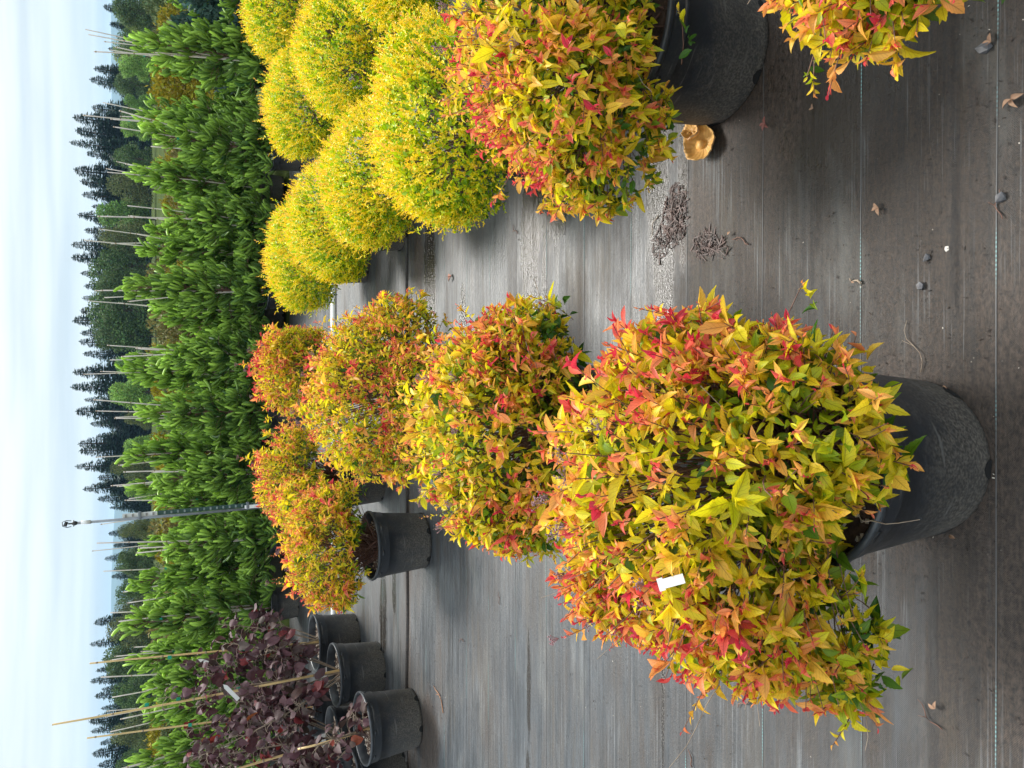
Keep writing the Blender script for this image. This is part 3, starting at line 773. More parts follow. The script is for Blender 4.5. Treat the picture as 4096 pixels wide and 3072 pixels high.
spirea('thin orange spirea in a fully visible black pot with bare twigs', -0.94, 4.22,
       [((-.92, 4.24, .58), (.36, .32, .24)), ((-1.08, 4.2, .52), (.2, .24, .17)), ((-.72, 4.16, .50), (.18, .2, .15))],
       720, 26, r_top=.195, h=.33, hq=False, parts=80, lsize=.028, nfill=900, seeds=6, hue=.0, minpx=8, bare=14,
       tagpos=[(-1.04, 4.0, .55, .3, .9)])
spirea('gold and coral spirea in the black pot with a fallen mushroom beside it', 0.95, 1.66,
       [((.92, 1.68, .56), (.40, .34, .26)), ((.62, 1.62, .46), (.18, .24, .2)), ((.72, 1.55, .58), (.22, .2, .2))],
       860, 27, r_top=.225, h=.37, parts=300, lsize=.029, nfill=2500, seeds=14, hue=.02, bare=10,
       big=[(.60, 1.48, .60, .075, (-.3, -.8, .5), .58), (.78, 1.38, .48, .055, (-.1, -.8, .4), .72)])
spirea('spirea nearest the camera on the right, only its side in view, pot out of sight', 1.00, 0.86,
       [((.92, .84, .42), (.36, .22, .18)), ((.74, .78, .38), (.15, .17, .12))],
       560, 28, parts=120, lsize=.030, nfill=1500, seeds=4, hue=.02, bare=10, r_top=.2, h=.30)

# ------------------------------------------------------------------ clipped yellow shrubs
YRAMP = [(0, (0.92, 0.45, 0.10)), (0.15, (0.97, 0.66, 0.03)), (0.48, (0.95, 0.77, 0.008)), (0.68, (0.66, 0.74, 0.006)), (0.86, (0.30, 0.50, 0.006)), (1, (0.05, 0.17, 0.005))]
def yellow_meshes(seed):
    rg = np.random.default_rng(seed); n = 2100
    L = [((0, 0, .46), (.40, .40, .28))]
    for k in range(7):
        a = rg.uniform(0, 6.28); L.append(((.17 * math.cos(a), .17 * math.sin(a), rg.uniform(.32, .54)), (rg.uniform(.22, .28), rg.uniform(.22, .28), .2)))
    P, Nn = lobe_points(L, n, rg, 0.91, 1.03, -0.75)
    out = rg.random(n) < .045; P += (Nn + np.array([0, 0, .5])) * (out * rg.uniform(.01, .055, n))[:, None]
    S = unit(Nn + np.array([0, 0, .45]) + rg.normal(size=P.shape) * .3); ref = unit(np.cross(S, [.2, .5, .1])); B = np.cross(S, ref)
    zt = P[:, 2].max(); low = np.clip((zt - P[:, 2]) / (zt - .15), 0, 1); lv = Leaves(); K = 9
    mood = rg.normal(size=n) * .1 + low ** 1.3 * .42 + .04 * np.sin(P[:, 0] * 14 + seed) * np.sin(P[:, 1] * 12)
    for k in range(K):
        t = k / (K - 1); ph = k * 2.4 + rg.uniform(0, 6.28, n); al = rad(20) + rad(60) * t + rg.normal(size=n) * .2
        perp = ref * np.cos(ph)[:, None] + B * np.sin(ph)[:, None]; D = S * np.cos(al)[:, None] + perp * np.sin(al)[:, None]
        Nl = S + np.array([0, 0, .3]) + rg.normal(size=P.shape) * .35; size = .0175 * (.55 + .6 * t) * rg.uniform(.7, 1.3, n)
        col = ramp(.10 + t * .42 + mood + rg.normal(size=n) * .07, YRAMP)
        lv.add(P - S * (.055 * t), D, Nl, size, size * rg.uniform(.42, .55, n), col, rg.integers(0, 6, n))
    nf = 4200
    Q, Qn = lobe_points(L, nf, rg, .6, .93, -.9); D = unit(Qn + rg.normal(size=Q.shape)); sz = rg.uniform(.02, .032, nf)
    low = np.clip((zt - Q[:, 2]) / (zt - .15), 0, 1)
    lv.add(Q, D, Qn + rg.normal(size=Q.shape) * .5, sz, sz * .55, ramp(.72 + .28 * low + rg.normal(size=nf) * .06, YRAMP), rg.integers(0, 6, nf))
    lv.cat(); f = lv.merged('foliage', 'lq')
    f.materials.append(M_SMALL)
    polys = []; rr = []
    for i in range(0, n, 12):
        a = np.array([rg.normal() * .03, rg.normal() * .03, .2]); polys.append(bez(a, (a + P[i]) / 2 + [0, 0, .05], P[i], 5)); rr.append(np.linspace(.003, .0008, 5))
    V, T = tubes(polys, rr, 3); b = mesh_np('branches', V, T); b.materials.append(M_TWIG)
    return f, b
YM = [yellow_meshes(60), yellow_meshes(61), yellow_meshes(62)]
pot_src = empty('pot_template'); POTM = {}
def quick_pot(parent, r_top, h, key, chips=False, seed=1):
    """first pot of a size is built, the next ones share its meshes"""
    if key not in POTM: POTM[key] = make_pot(r_top, h, parent, chips, seed); return POTM[key]
    src = POTM[key]; c = src.copy(); COL.objects.link(c); c.parent = parent
    for ch in src.children:
        d = ch.copy(); COL.objects.link(d); d.parent = c
    return c
yl = [(1.02, 2.75, .98, 'clipped yellow shrub nearest the camera, left of the spirea with the mushroom'),
      (1.08, 3.72, .94, 'second clipped yellow shrub beyond the nearest one, bordering the open fabric'),
      (1.02, 4.62, .97, 'third clipped yellow shrub along the open fabric, overlapping the farthest one'),
      (.92, 5.48, .98, 'farthest yellow shrub of the line beside the fabric, next to the white pipe'),
      (2.0, 3.15, .98, 'yellow shrub at the right edge behind the spirea with the mushroom'),
      (1.92, 4.25, 1.0, 'yellow shrub in the middle of the second line, dark gap beside it'),
      (2.02, 5.45, 1.0, 'yellow shrub of the second line nearest the spruces'),
      (3.0, 5.0, 1.0, 'yellow shrub low at the right edge in the third line'),
      (3.0, 6.15, 1.08, 'yellow shrub at the right edge closest to the spruces')]
for i, (x, y, s_, lab) in enumerate(yl):
    t = empty('yellow_shrub', (x, y, 0)); t.scale = (s_, s_, s_ * 1.03); t.rotation_euler.z = i * 1.9
    tag(t, lab, 'shrub', 'clipped yellow shrubs in lines on the right')
    f, b = YM[i % 3]
    tag(link('foliage', f, t), kind='stuff'); tag(link('branches', b, t), kind='stuff')
    quick_pot(t, .19, .30, 'yellow')
bpy.data.objects.remove(pot_src)

# ------------------------------------------------------------------ spruces with canes
def spruce_shoot(seed, nn=150):
    """one fuzzy bent shoot, length 1 along +x, needles all round"""
    r = np.random.default_rng(seed); bend = r.uniform(.4, 1.3)
    ax = lambda t: np.stack([t - bend * .25 * t ** 2, 0 * t, bend * .5 * t ** 2 - .0 * t], -1)
    t0 = np.linspace(0, 1, 5); C = ax(t0); R = np.array([.045, .085, .095, .095, .07])
    V, T = tubes([C], [R], 5); col = np.repeat(np.linspace(.25, .8, 5), 5); Vs = [V]; Ts = [T]; Cs = [col]; b = len(V)
    t = r.uniform(.02, 1, nn); c = ax(t); a = r.uniform(0, 6.28, nn)
    d = unit(np.stack([np.full(nn, .45) + t * .15, np.cos(a), np.sin(a)], -1) + r.normal(size=(nn, 3)) * .1)
    ln = .15 * (1 - .3 * t) * r.uniform(.8, 1.15, nn); w = np.cross(d, r.normal(size=(nn, 3))); w = unit(w) * .011
    N3 = np.stack([c - w, c + w, c + d * ln[:, None]], 1).reshape(-1, 3); tt = np.arange(nn * 3).reshape(-1, 3) + b
    Vs.append(N3); Ts.append(tt); cc = np.stack([.35 + .45 * t, .35 + .45 * t, .75 + .4 * t], 1).ravel(); Cs.append(cc)
    return np.concatenate(Vs), np.concatenate(Ts), np.concatenate(Cs)
SH = [spruce_shoot(200 + i) for i in range(6)]
def spruce_meshes(seed, H=1.35, W=.50):
    r = np.random.default_rng(seed); P, D, L, C = [], [], [], []; polys, rr = [], []
    lean = r.normal(size=2) * .03
    trunk = lambda z: np.array([lean[0] * (z / H) ** 2, lean[1] * (z / H) ** 2, z])
    polys.append(np.array([trunk(z) for z in np.linspace(.25, H, 10)])); rr.append(np.linspace(.014, .004, 10))
    z = .25
    def shoot(p, d, l, age):
        P.append(p); D.append(d); L.append(l); C.append(age)
    while z < H - .03:
        k = (z - .25) / (H - .25); ln = W * (1 - k) ** 1.1 * r.uniform(.75, 1.1) + .07; nb = 6 if k < .75 else 4
        for j in range(nb):
            a = r.uniform(0, 6.28); up = .15 + .75 * k + r.normal() * .15; b = trunk(z + r.uniform(-.03, .03))
            d = np.array([math.cos(a), math.sin(a), up]); d /= np.linalg.norm(d); l = ln * r.uniform(.6, 1.05)
            e = b + d * l + np.array([0, 0, -.10 * l]); m = b + d * l * .5 + np.array([0, 0, .05])
            polys.append(bez(b, m, e, 5)); rr.append(np.linspace(.006, .002, 5))
            ns = max(1, int(l / .050)); side = unit(np.cross(d, [0, 0, 1.0]))
            for i in range(ns):
                u = (i + 1) / ns; q = bez(b, m, e, 12)[min(11, int(u * 11))]
                for s_ in (-1, 1):
                    dd = d * .75 + side * s_ * r.uniform(.5, .95) + np.array([0, 0, r.uniform(-.1, .55)]) + r.normal(size=3) * .15
                    shoot(q, dd, r.uniform(.095, .16) * (1.15 - .2 * u), .02 + (.75 * u * r.uniform(.4, 1.1) + .12) * (.55 + .6 * k))
                if r.random() < .45: shoot(q, d * .4 + np.array([0, 0, .9]) + r.normal(size=3) * .25, r.uniform(.07, .12), .15 + .5 * u * (.5 + .6 * k))
            shoot(e, d + np.array([0, 0, .4]) + r.normal(size=3) * .1, r.uniform(.10, .16), .62 + .4 * k)
        z += r.uniform(.065, .10)
    # leader with hooked young shoots
    for i in range(9):
        a = r.uniform(0, 6.28); q = trunk(H - .02 * i); shoot(q, np.array([math.cos(a) * .8, math.sin(a) * .8, 1.0]), r.uniform(.08, .13), 1.1)
    shoot(trunk(H), np.array([.05, 0, 1]), .16, 1.1)
    P = np.array(P); D = unit(np.array(D)); L = np.array(L); C = np.array(C)
    X, Y, Z = frames(D, np.tile([0, 0, 1.0], (len(P), 1)) + r.normal(size=P.shape) * .3); Vs, Ts, Cs = [], [], []; base = 0
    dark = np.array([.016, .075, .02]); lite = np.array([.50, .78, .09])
    kind = r.integers(0, 6, len(P))
    for k in range(6):
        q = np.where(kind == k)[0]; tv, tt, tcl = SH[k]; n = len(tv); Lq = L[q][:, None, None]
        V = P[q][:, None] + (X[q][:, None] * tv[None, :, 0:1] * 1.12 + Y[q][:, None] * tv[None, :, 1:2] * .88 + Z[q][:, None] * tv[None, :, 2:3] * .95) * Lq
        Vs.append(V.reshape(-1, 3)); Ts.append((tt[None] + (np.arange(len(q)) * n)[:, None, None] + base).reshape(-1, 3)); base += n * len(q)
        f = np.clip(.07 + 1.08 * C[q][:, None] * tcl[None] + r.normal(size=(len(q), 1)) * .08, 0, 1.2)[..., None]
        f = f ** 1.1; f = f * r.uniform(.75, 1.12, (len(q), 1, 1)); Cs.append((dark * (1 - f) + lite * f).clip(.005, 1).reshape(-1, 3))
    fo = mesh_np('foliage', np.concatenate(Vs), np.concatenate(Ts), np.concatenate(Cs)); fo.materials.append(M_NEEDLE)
    V, T = tubes(polys[:1], rr[:1], 6); tr = mesh_np('trunk', V, T, smooth=True); tr.materials.append(M_TWIG)
    V, T = tubes(polys[1:], rr[1:], 3); br = mesh_np('branches', V, T, smooth=True); br.materials.append(M_TWIG)
    return fo, tr, br
SPR = [spruce_meshes(300, 1.42, .40), spruce_meshes(301, 1.34, .42), spruce_meshes(302, 1.5, .38), spruce_meshes(303, 1.26, .44), spruce_meshes(304, 1.38, .40)]
def cane_mesh(h, r0, mat, seed, bend=.02):
    rr_ = random.Random(seed); mb = MB(); n = 9; pts = [Vector((bend * math.sin(i / n * 2.5), bend * .5 * math.sin(i / n * 4), h * i / n)) for i in range(n + 1)]
    mb.tube(pts, [r0 * (1 - .35 * i / n) for i in range(n + 1)], 7)
    me = mb.mesh('cane'); me.materials.append(mat); me.materials.append(M_NODE)
    k = len(me.polygons); z = .15; m2 = MB(); m2.v = mb.v; m2.f = mb.f
    while z < h:
        f = z / h * n; i = min(n - 1, int(f)); p = pts[i].lerp(pts[i + 1], f - i); rd = r0 * (1 - .35 * z / h)
        m2.tube([p - Vector((0, 0, .004)), p, p + Vector((0, 0, .004))], [rd * 1.02, rd * 1.28, rd * 1.02], 7); z += rr_.uniform(.16, .26)
    me = m2.mesh('cane'); me.materials.append(mat); me.materials.append(M_NODE)
    idx = [0 if i < k else 1 for i in range(len(me.polygons))]; me.polygons.foreach_set('material_index', idx)
    return me
CANE = [cane_mesh(1.0, .0085, M_CANE, i) for i in range(3)]; CANE_Y = [cane_mesh(1.0, .0088, M_CANE_Y, i + 9) for i in range(3)]
tm = MB(); tm.lathe([(.012, -.012), (.013, 0), (.012, .012)], 10); TIE = tm.mesh('tie'); TIE.materials.append(M_TIE)
def add_cane(parent, meshes, k, top, base=(0, 0, .25), rz=(0, 0), tie=(), scale=1.0):
    """cane from base to a height of top; rz = sideways offset of its tip"""
    c = link('bamboo_cane', meshes[k % 3], parent); d = Vector((rz[0], rz[1], top - base[2]))
    c.location = base; c.rotation_euler = d.to_track_quat('Z', 'Y').to_euler(); c.scale = (scale, scale, d.length)
    for f in tie:
        t = link('green_tie', TIE, parent); t.location = Vector(base) + d * f; t.rotation_euler = c.rotation_euler
    return c
rs = random.Random(77); front = []
def spruce(x, y, k, lab, canes, hs=1.0, ws=1.0):
    t = empty('potted_spruce', (x, y, 0)); tag(t, lab, 'spruce', 'potted spruces tied to bamboo canes behind the white pipe')
    fo, tr, br = SPR[k % 5]; a = rs.uniform(0, 6.28)
    for nm, me in (('foliage', fo), ('trunk', tr), ('branches', br)):
        o = link(nm, me, t); o.rotation_euler.z = a; o.scale = (ws, ws, hs)
        if nm != 'trunk': o['kind'] = 'stuff'
    quick_pot(t, .19, .30, 'spruce')
    for (top, dx, dy, n) in canes: add_cane(t, CANE, rs.randint(0, 2), top, (rs.uniform(-.03, .03), rs.uniform(-.03, .03), .25), (dx, dy), [rs.uniform(.45, .8) for _ in range(n)], rs.uniform(.85, 1.15))
    return t
FX = [-3.75, -3.05, -2.35, -1.62, -.95, -.30, .33, 1.0, 1.72, 2.42, 3.15, 3.85]
ORD = ['first', 'second', 'third', 'fourth', 'fifth', 'sixth', 'seventh', 'eighth', 'ninth', 'tenth', 'eleventh', 'twelfth', 'thirteenth', 'fourteenth']
ordn = ['first', 'second', 'third', 'fourth', 'fifth', 'sixth', 'seventh', 'eighth', 'ninth']
for i, x in enumerate(FX):
    d = x + 1.3
    if d < 0: n = sum(1 for q in FX if x < q < -1.3); lab = f'{ordn[n]} front-row spruce to the left of the green sprinkler post, bamboo cane above it'
    else: n = sum(1 for q in FX if -1.3 < q < x); lab = f'{ordn[n]} front-row spruce to the right of the green sprinkler post, bamboo cane above it'
    cn_ = [(rs.uniform(1.6, 1.98), rs.uniform(-.2, .2), rs.uniform(-.05, .05), 0), (rs.uniform(1.55, 1.95), rs.uniform(-.05, .05), rs.uniform(-.05, .05), 2)]
    if rs.random() < .8: cn_.append((rs.uniform(1.4, 1.75), rs.uniform(-.12, .12), rs.uniform(-.1, .1), 0))
    spruce(x, 8.3 + rs.uniform(-.15, .15) - (.9 if x > 2.8 else .4 if x > 2 else 0), i, lab, cn_, rs.uniform(.92, 1.08), rs.uniform(.98, 1.15))
for row, (yy, lab) in enumerate(((9.15, '%s spruce from the left in the middle row, glimpsed between front-row crowns'), (10.1, '%s spruce from the left in the back row, its tip and cane showing'))):
    x = -4.4 + row * .3; nth = -1
    while x < 4.9:
        nth += 1
        spruce(x + rs.uniform(-.12, .12), yy + rs.uniform(-.15, .15), rs.randint(0, 4), lab % ORD[nth], [(rs.uniform(1.65, 2.1), rs.uniform(-.08, .08), 0, 1)] + ([(rs.uniform(1.5, 1.95), rs.uniform(-.15, .15), 0, 0)] if rs.random() < .9 else []), rs.uniform(.98, 1.12), 1.05)
        x += .74

# ------------------------------------------------------------------ white pipe and sprinkler post
mb = MB(); mb.tube([(-4.2, 6.42, .024), (-2, 6.40, .024), (0, 6.40, .024), (2, 6.41, .024), (4.6, 6.40, .024)], .024, 16)
p_ = mb.build('water_pipe', M_WHITE); tag(p_, 'white plastic water pipe lying on the black fabric before the spruces', 'pipe')
M_POST = simple('green_post_paint', (0.02, 0.06, 0.05), (0.035, 0.085, 0.07), 20, 0.45)
M_GALV = simple('grey_pipe_metal', (0.16, 0.18, 0.20), (0.26, 0.28, 0.30), 20, 0.4, metallic=.3)
M_WPAINT = simple('white_post_paint', (0.6, 0.62, 0.6), (0.75, 0.76, 0.74), 25, 0.5)
M_BLACK = simple('black_sprinkler_plastic', (0.012, 0.012, 0.013), (0.03, 0.03, 0.03), 30, 0.4)
st = empty('sprinkler_post', (-1.07, 7.0, 0)); tag(st, 'green steel post with a white section, carrying a thin pipe and black sprinkler head', 'sprinkler')
st.rotation_euler = (0, rad(-1.2), 0)
def tpost(name, z0, z1, mat, dents):
    mb = MB(); h = z1 - z0; c = (z0 + z1) / 2
    mb.box((0, -.014, c), (.036, .005, h)); mb.box((0, .001, c), (.005, .024, h)); mb.box((0, .014, c), (.016, .004, h)); 
    o = mb.build(name, mat, st, smooth=False)
    ms = MB(); z = z0 + .03
    while z < z1 - .02:
        ms.box((0, -.020, z), (.022, .007, .014)); z += .052
    s2 = ms.build('studs', dents, o, smooth=False); s2['kind'] = 'stuff'
M_STUD = simple('worn_stud', (0.16, 0.22, 0.2), (0.28, 0.33, 0.31), 30, 0.5)
tpost('steel_post', 0, 1.385, M_POST, M_STUD); tpost('painted_section', 1.388, 1.65, M_WPAINT, simple('rust_spot', (0.2, 0.19, 0.17), (0.35, 0.33, 0.3), 40, 0.7))
mb = MB(); mb.tube([(-.03, -.03, .5), (-.03, -.03, 1.2), (-.02, -.03, 1.98)], .0115, 10); mb.build('riser_pipe', M_GALV, st)
for z in (.66, 1.52):
    mb = MB(); mb.lathe([(.034, z - .012), (.037, z), (.034, z + .012)], 20, (-.008, -.016, 0)); mb.build('clamp', M_GALV, st)
mb = MB(); mb.box((-.012, -.04, .62), (.03, .012, .13)); mb.build('white_sleeve', M_WHITE, st, smooth=False)
mb = MB(); mb.tube([(-.02, -.03, 1.88), (-.02, -.03, 1.95)], .016, 12); mb.build('white_coupling', M_WHITE, st)
mb = MB(); c = Vector((0, 0, 0)); mb.tube([c, c + Vector((0, 0, .02)), c + Vector((0, 0, .045))], [.014, .022, .012], 12)
mb.tube([c + Vector((0, 0, .03)), c + Vector((0, 0, .075))], .008, 8); mb.box(c + Vector((0, 0, .095)), (.04, .02, .03), Matrix.Rotation(.4, 3, 'Y'))
mb.tube([c + Vector((-.028, 0, .05)), c + Vector((-.034, 0, .085)), c + Vector((-.02, 0, .12)), c + Vector((.02, 0, .125)), c + Vector((.032, 0, .09)), c + Vector((.026, 0, .05))], .004, 6)
mb.tube([c + Vector((0, -.03, .09)), c + Vector((.01, .035, .1))], .007, 8); mb.tube([c + Vector((-.03, 0, .03)), c + Vector((.03, 0, .03))], .005, 6)
sh_ = mb.build('sprinkler_head', M_BLACK, st); sh_.location = (-.02, -.03, 1.975); sh_.scale = (.85, .85, .85)

# ------------------------------------------------------------------ purple-leaved plants
PR = [(0, (0.060, 0.026, 0.030)), (.35, (0.105, 0.045, 0.055)), (.6, (0.062, 0.045, 0.035)), (.82, (0.16, 0.028, 0.034)), (.95, (0.24, 0.028, 0.025)), (1, (0.24, 0.08, 0.02))]
def purple(label, x, y, seed, H=1.35, n=170, parts=110, canes=(), pot=True, spread=.30, low=.42, tags=()):
    rg = np.random.default_rng(seed); root = empty('purple_leaf_plant', (x, y, 0)); tag(root, label, 'plant', 'staked purple-leaved plants in black pots')
    n = int(n * 1.75); polys, rr, lv = [], [], Leaves(); P, D, Nn = [], [], []
    ns = 7
    for s_ in range(ns):
        a = rg.uniform(0, 6.28); top = H * (1 if s_ == 0 else rg.uniform(.45, .95)); sp_ = .05 if s_ == 0 else spread * rg.uniform(.5, 1.2)
        e = np.array([math.cos(a) * sp_, math.sin(a) * sp_, top]); b = np.array([rg.normal() * .015, rg.normal() * .015, .26]); m = b * .6 + e * .4 + np.array([e[0] * .3, e[1] * .3, .08])
        pl = bez(b, m, e, 24); polys.append(pl); rr.append(np.linspace(.007, .002, 24)); k = int(n / ns * (1.6 if s_ == 0 else 1))
        for i in range(k):
            u = rg.uniform(low if s_ else .25, 1) ; q = pl[min(23, int(u * 23))]; aa = rg.uniform(0, 6.28); tw = rg.uniform(.02, .13) * (1.15 - u * .7)
            o_ = q + np.array([math.cos(aa) * tw, math.sin(aa) * tw, rg.uniform(-.01, .05)]); polys.append(np.array([q, (q + o_) / 2 + [0, 0, .008], o_])); rr.append(np.array([.002, .0015, .001]))
            P.append(o_); D.append([math.cos(aa), math.sin(aa), rg.uniform(-1.3, .1)]); Nn.append([math.cos(aa) * .7, math.sin(aa) * .7, .8])
    P = np.array(P); D = np.array(D); Nn = np.array(Nn) + rg.normal(size=P.shape) * .35; m = len(P)
    sz = rg.uniform(.05, .105, m) * (1.1 - .3 * P[:, 2] / H)
    c = rg.uniform(0, .66, m); hot = rg.random(m) < .07; c[hot] = rg.uniform(.75, 1, hot.sum())
    lv.add(P, D, Nn, sz, sz * rg.uniform(.55, .75, m), ramp(c, PR), rg.integers(0, 6, m)); lv.cat()
    ch = lv.pick_visible(parts, minpx=8, offset=(x, y, 0)) if parts else np.array([], int)
    rest = np.setdiff1d(np.arange(m), ch)
    tag(link('foliage', lv.merged('foliage', 'ovate', rest), root, M_PLEAF), kind='stuff'); place_leaves(lv, ch, 'ovate', M_PLEAF_O, root)
    V, T = tubes(polys[:], rr, 4); tag(link('branches', mesh_np('branches', V, T, smooth=True), root, M_GREYTWIG), kind='stuff')
    for (top, dx, dy, ties) in canes: add_cane(root, CANE_Y, seed, top, (rg.normal() * .02, -.02, .2), (dx, dy), ties)
    quick_pot(root, .205, .33, 'purple', chips=True, seed=4)
    for (tx, ty, tz, r1, r2) in tags:
        R = Matrix.Rotation(r1, 3, 'Y') @ Matrix.Rotation(r2, 3, 'Z'); mb = MB(); mb.box((tx, ty, tz), (.024, .0012, .12), R)
        mb.add([Vector((tx, ty, tz)) + R @ Vector(q) for q in ((-.012, 0, .06), (.012, 0, .06), (.0, .0005, .085))], [(0, 1, 2)]); mb.build('plant_tag', M_WHITE, root, smooth=False)
purple('purple-leaved plant with the tallest bamboo cane and a long white tag', -2.0, 5.1, 41, 1.42, 190, 130, [(1.98, -.02, .02, (.42, .62, .72))], tags=[(.05, -.14, 1.0, .9, .2)])
purple('purple-leaved plant in the pot farthest right, beside the white pipe', -1.98, 5.75, 42, 1.30, 180, 120, [(1.82, .10, -.05, (.4, .7))], tags=[(.0, -.1, 1.08, .5, .3)])
purple('purple-leaved plant in the black pot nearest the camera, few low leaves over the rim', -2.07, 4.38, 43, .62, 40, 40, [(.70, -.05, .05, (.5,))], spread=.14)
purple('tall purple-leaved plant left of the nearest black pot, dense large leaves', -2.46, 5.15, 44, 1.30, 210, 150, [(1.86, -.12, -.02, (.45, .66))], spread=.34)
purple('purple-leaved plant at the left edge, pot cut by the edge', -2.52, 4.62, 45, 1.20, 190, 150, [(1.72, -.02, .03, (.5, .8)), (1.60, .05, .03, (.6,))], spread=.30)
purple('purple-leaved plant behind the tallest-caned one, pot mostly hidden', -2.58, 5.95, 46, 1.25, 170, 60, [(1.85, .08, 0, (.6,))])
purple('purple-leaved plant far back at the left edge before the spruces', -3.15, 5.9, 47, 1.3, 160, 40, [(1.8, 0, 0, (.6,))])

# ------------------------------------------------------------------ trees and shrubs in the distance
def quads(P, D, Nn, L, W, C):
    X, Y, Z = frames(D, Nn); L = L[:, None]; W = W[:, None]
    V = np.stack([P, P + X * L * .5 + Y * W * .5, P + X * L, P + X * L * .5 - Y * W * .5], 1).reshape(-1, 3); i = np.arange(len(P))[:, None] * 4
    T = np.concatenate([i + [[0, 1, 2]], i + [[0, 2, 3]]]); return V, T, np.repeat(C, 4, 0)
def conifer_meshes(seed, H=12.0, R=2.6, thin=1.0):
    r = np.random.default_rng(seed); P, D, Nn, L, W, C = [], [], [], [], [], []; z = H * .05
    while z < H * .985:
        k = z / H; rad_ = R * (1 - k) ** .95 * r.uniform(.65, 1.12) + .10; nb = max(5, int((15 if k < .7 else 10) * thin))
        for j in range(nb):
            a = r.uniform(0, 6.28); l = rad_ * r.uniform(.55, 1.1); h = np.array([math.cos(a), math.sin(a), 0]); side = np.array([-h[1], h[0], 0])
            m = max(2, int(l / .28)); dr = r.uniform(-.05, .35) - .35 * k
            for i in range(m):
                u = (i + .6) / m; p = np.array([0, 0, z]) + h * l * u + np.array([0, 0, -dr * l * u ** 1.3])
                for s_ in (-1, 1):
                    P.append(p); D.append(h * .7 + side * s_ * r.uniform(.5, 1) + np.array([0, 0, r.uniform(-.5, .1)])); Nn.append(np.array([0, 0, 1]) + r.normal(size=3) * .5)
                    L.append(r.uniform(.45, .85) * (1.1 - .7 * k)); W.append(r.uniform(.26, .44) * (1.1 - .7 * k)); C.append(np.array([.022, .055, .033]) * r.uniform(.6, 1.5))
        z += r.uniform(.14, .24)
    for i in range(10): P.append([0, 0, H * .96 + i * .05]); D.append([r.normal() * .5, r.normal() * .5, 1.0]); Nn.append(r.normal(size=3)); L.append(.3); W.append(.09); C.append([.022, .05, .03])
    V, T, Cc = quads(np.array(P), np.array(D), np.array(Nn), np.array(L), np.array(W), np.array(C))
    c = mesh_np('crown', V, T, Cc); c.materials.append(M_FAR); V, T = tubes([np.array([[0, 0, q] for q in np.linspace(0, H * .98, 6)])], [np.linspace(.2, .03, 6)], 6)
    t = mesh_np('trunk', V, T, smooth=True); t.materials.append(M_BARK); return c, t
def broad_meshes(seed, H=6.0, R=2.6, col=(.07, .13, .035), n=6500, leaf=.22, upright=False):
    r = np.random.default_rng(seed); L = []
    for k in range(16):
        a = r.uniform(0, 6.28); z = r.uniform(.12, .86); q = R * .62 * math.sin(min(1, (1.02 - z) * 1.5) * 1.57) * math.sqrt(r.random()); s_ = R * r.uniform(.26, .46)
        L.append(((q * math.cos(a), q * math.sin(a), z * H), (s_, s_, s_ * (1.3 if upright else .85))))
    P, Nn = lobe_points(L, n, r, .55, 1.08, -.95); D = unit(Nn + r.normal(size=P.shape) * .9 + (np.array([0, 0, 1.2]) if upright else 0)); lob = r.uniform(.75, 1.25, 5)
    c = np.array(col) * (r.uniform(.6, 1.4, (n, 1)) * (1 + .22 * np.sin(P[:, :1] * 2.1 + seed) * np.sin(P[:, 2:3] * 1.9 + seed)))
    c[:, 0] *= r.uniform(.8, 1.25, n)
    V, T, C = quads(P, D, Nn + r.normal(size=P.shape) * .6, leaf * r.uniform(.7, 1.3, n), leaf * .6 * r.uniform(.7, 1.2, n), c)
    m = mesh_np('crown', V, T, C); m.materials.append(M_FAR)
    pl = [np.array([[0, 0, q] for q in np.linspace(0, H * .55, 5)])]; rr = [np.linspace(.035, .018, 5) * H * .6]
    for l in L[:9]: pl.append(bez(np.array([0, 0, H * .22]), np.array([l[0][0] * .3, l[0][1] * .3, l[0][2] * .7]), np.array(l[0]), 5)); rr.append(np.linspace(.014, .004, 5) * H * .5)
    V, T = tubes(pl, rr, 5); t = mesh_np('trunk', V, T, smooth=True); t.materials.append(M_BARK); return m, t
CON = [conifer_meshes(400, 12, 2.5), conifer_meshes(401, 12, 2.9), conifer_meshes(402, 12, 2.2, .8), conifer_meshes(403, 12, 3.1, .9)]
BRO = {'dark': [broad_meshes(410, 6, 2.8, (.09, .145, .05)), broad_meshes(411, 6, 3.0, (.085, .15, .045))],
       'olive': [broad_meshes(412, 6, 2.7, (.13, .16, .055), leaf=.2)], 'bright': [broad_meshes(413, 6, 3.0, (.22, .37, .08), leaf=.26), broad_meshes(417, 6, 2.5, (.16, .29, .07), leaf=.24)],
       'light': [broad_meshes(414, 6, 2.6, (.20, .26, .07), n=4800, leaf=.2)]}
def far_tree(name, meshes, px, top, Y, label, cat, group, nat, wide=1.0, rz=0.0):
    """px = picture y of the stem, top = picture x of its tip, Y = distance"""
    p = dpt(top, px, Y); h = p.z; t = empty(name, (p.x, Y, -.03)); s_ = h / nat; t.scale = (s_ * wide, s_ * wide, s_); t.rotation_euler.z = rz
    tag(t, label, cat, group); link('crown', meshes[0], t); link('trunk', meshes[1], t)
    return t
ordw = lambda n: ['first','second','third','fourth','fifth','sixth','seventh','eighth','ninth','tenth','eleventh','twelfth','thirteenth','fourteenth','fifteenth','sixteenth','seventeenth','eighteenth','nineteenth'][n] if n < 19 else str(n + 1) + ('st' if n % 10 == 0 else 'nd' if n % 10 == 1 else 'rd' if n % 10 == 2 else 'th')
GC = 'dark conifers along the far field edge'
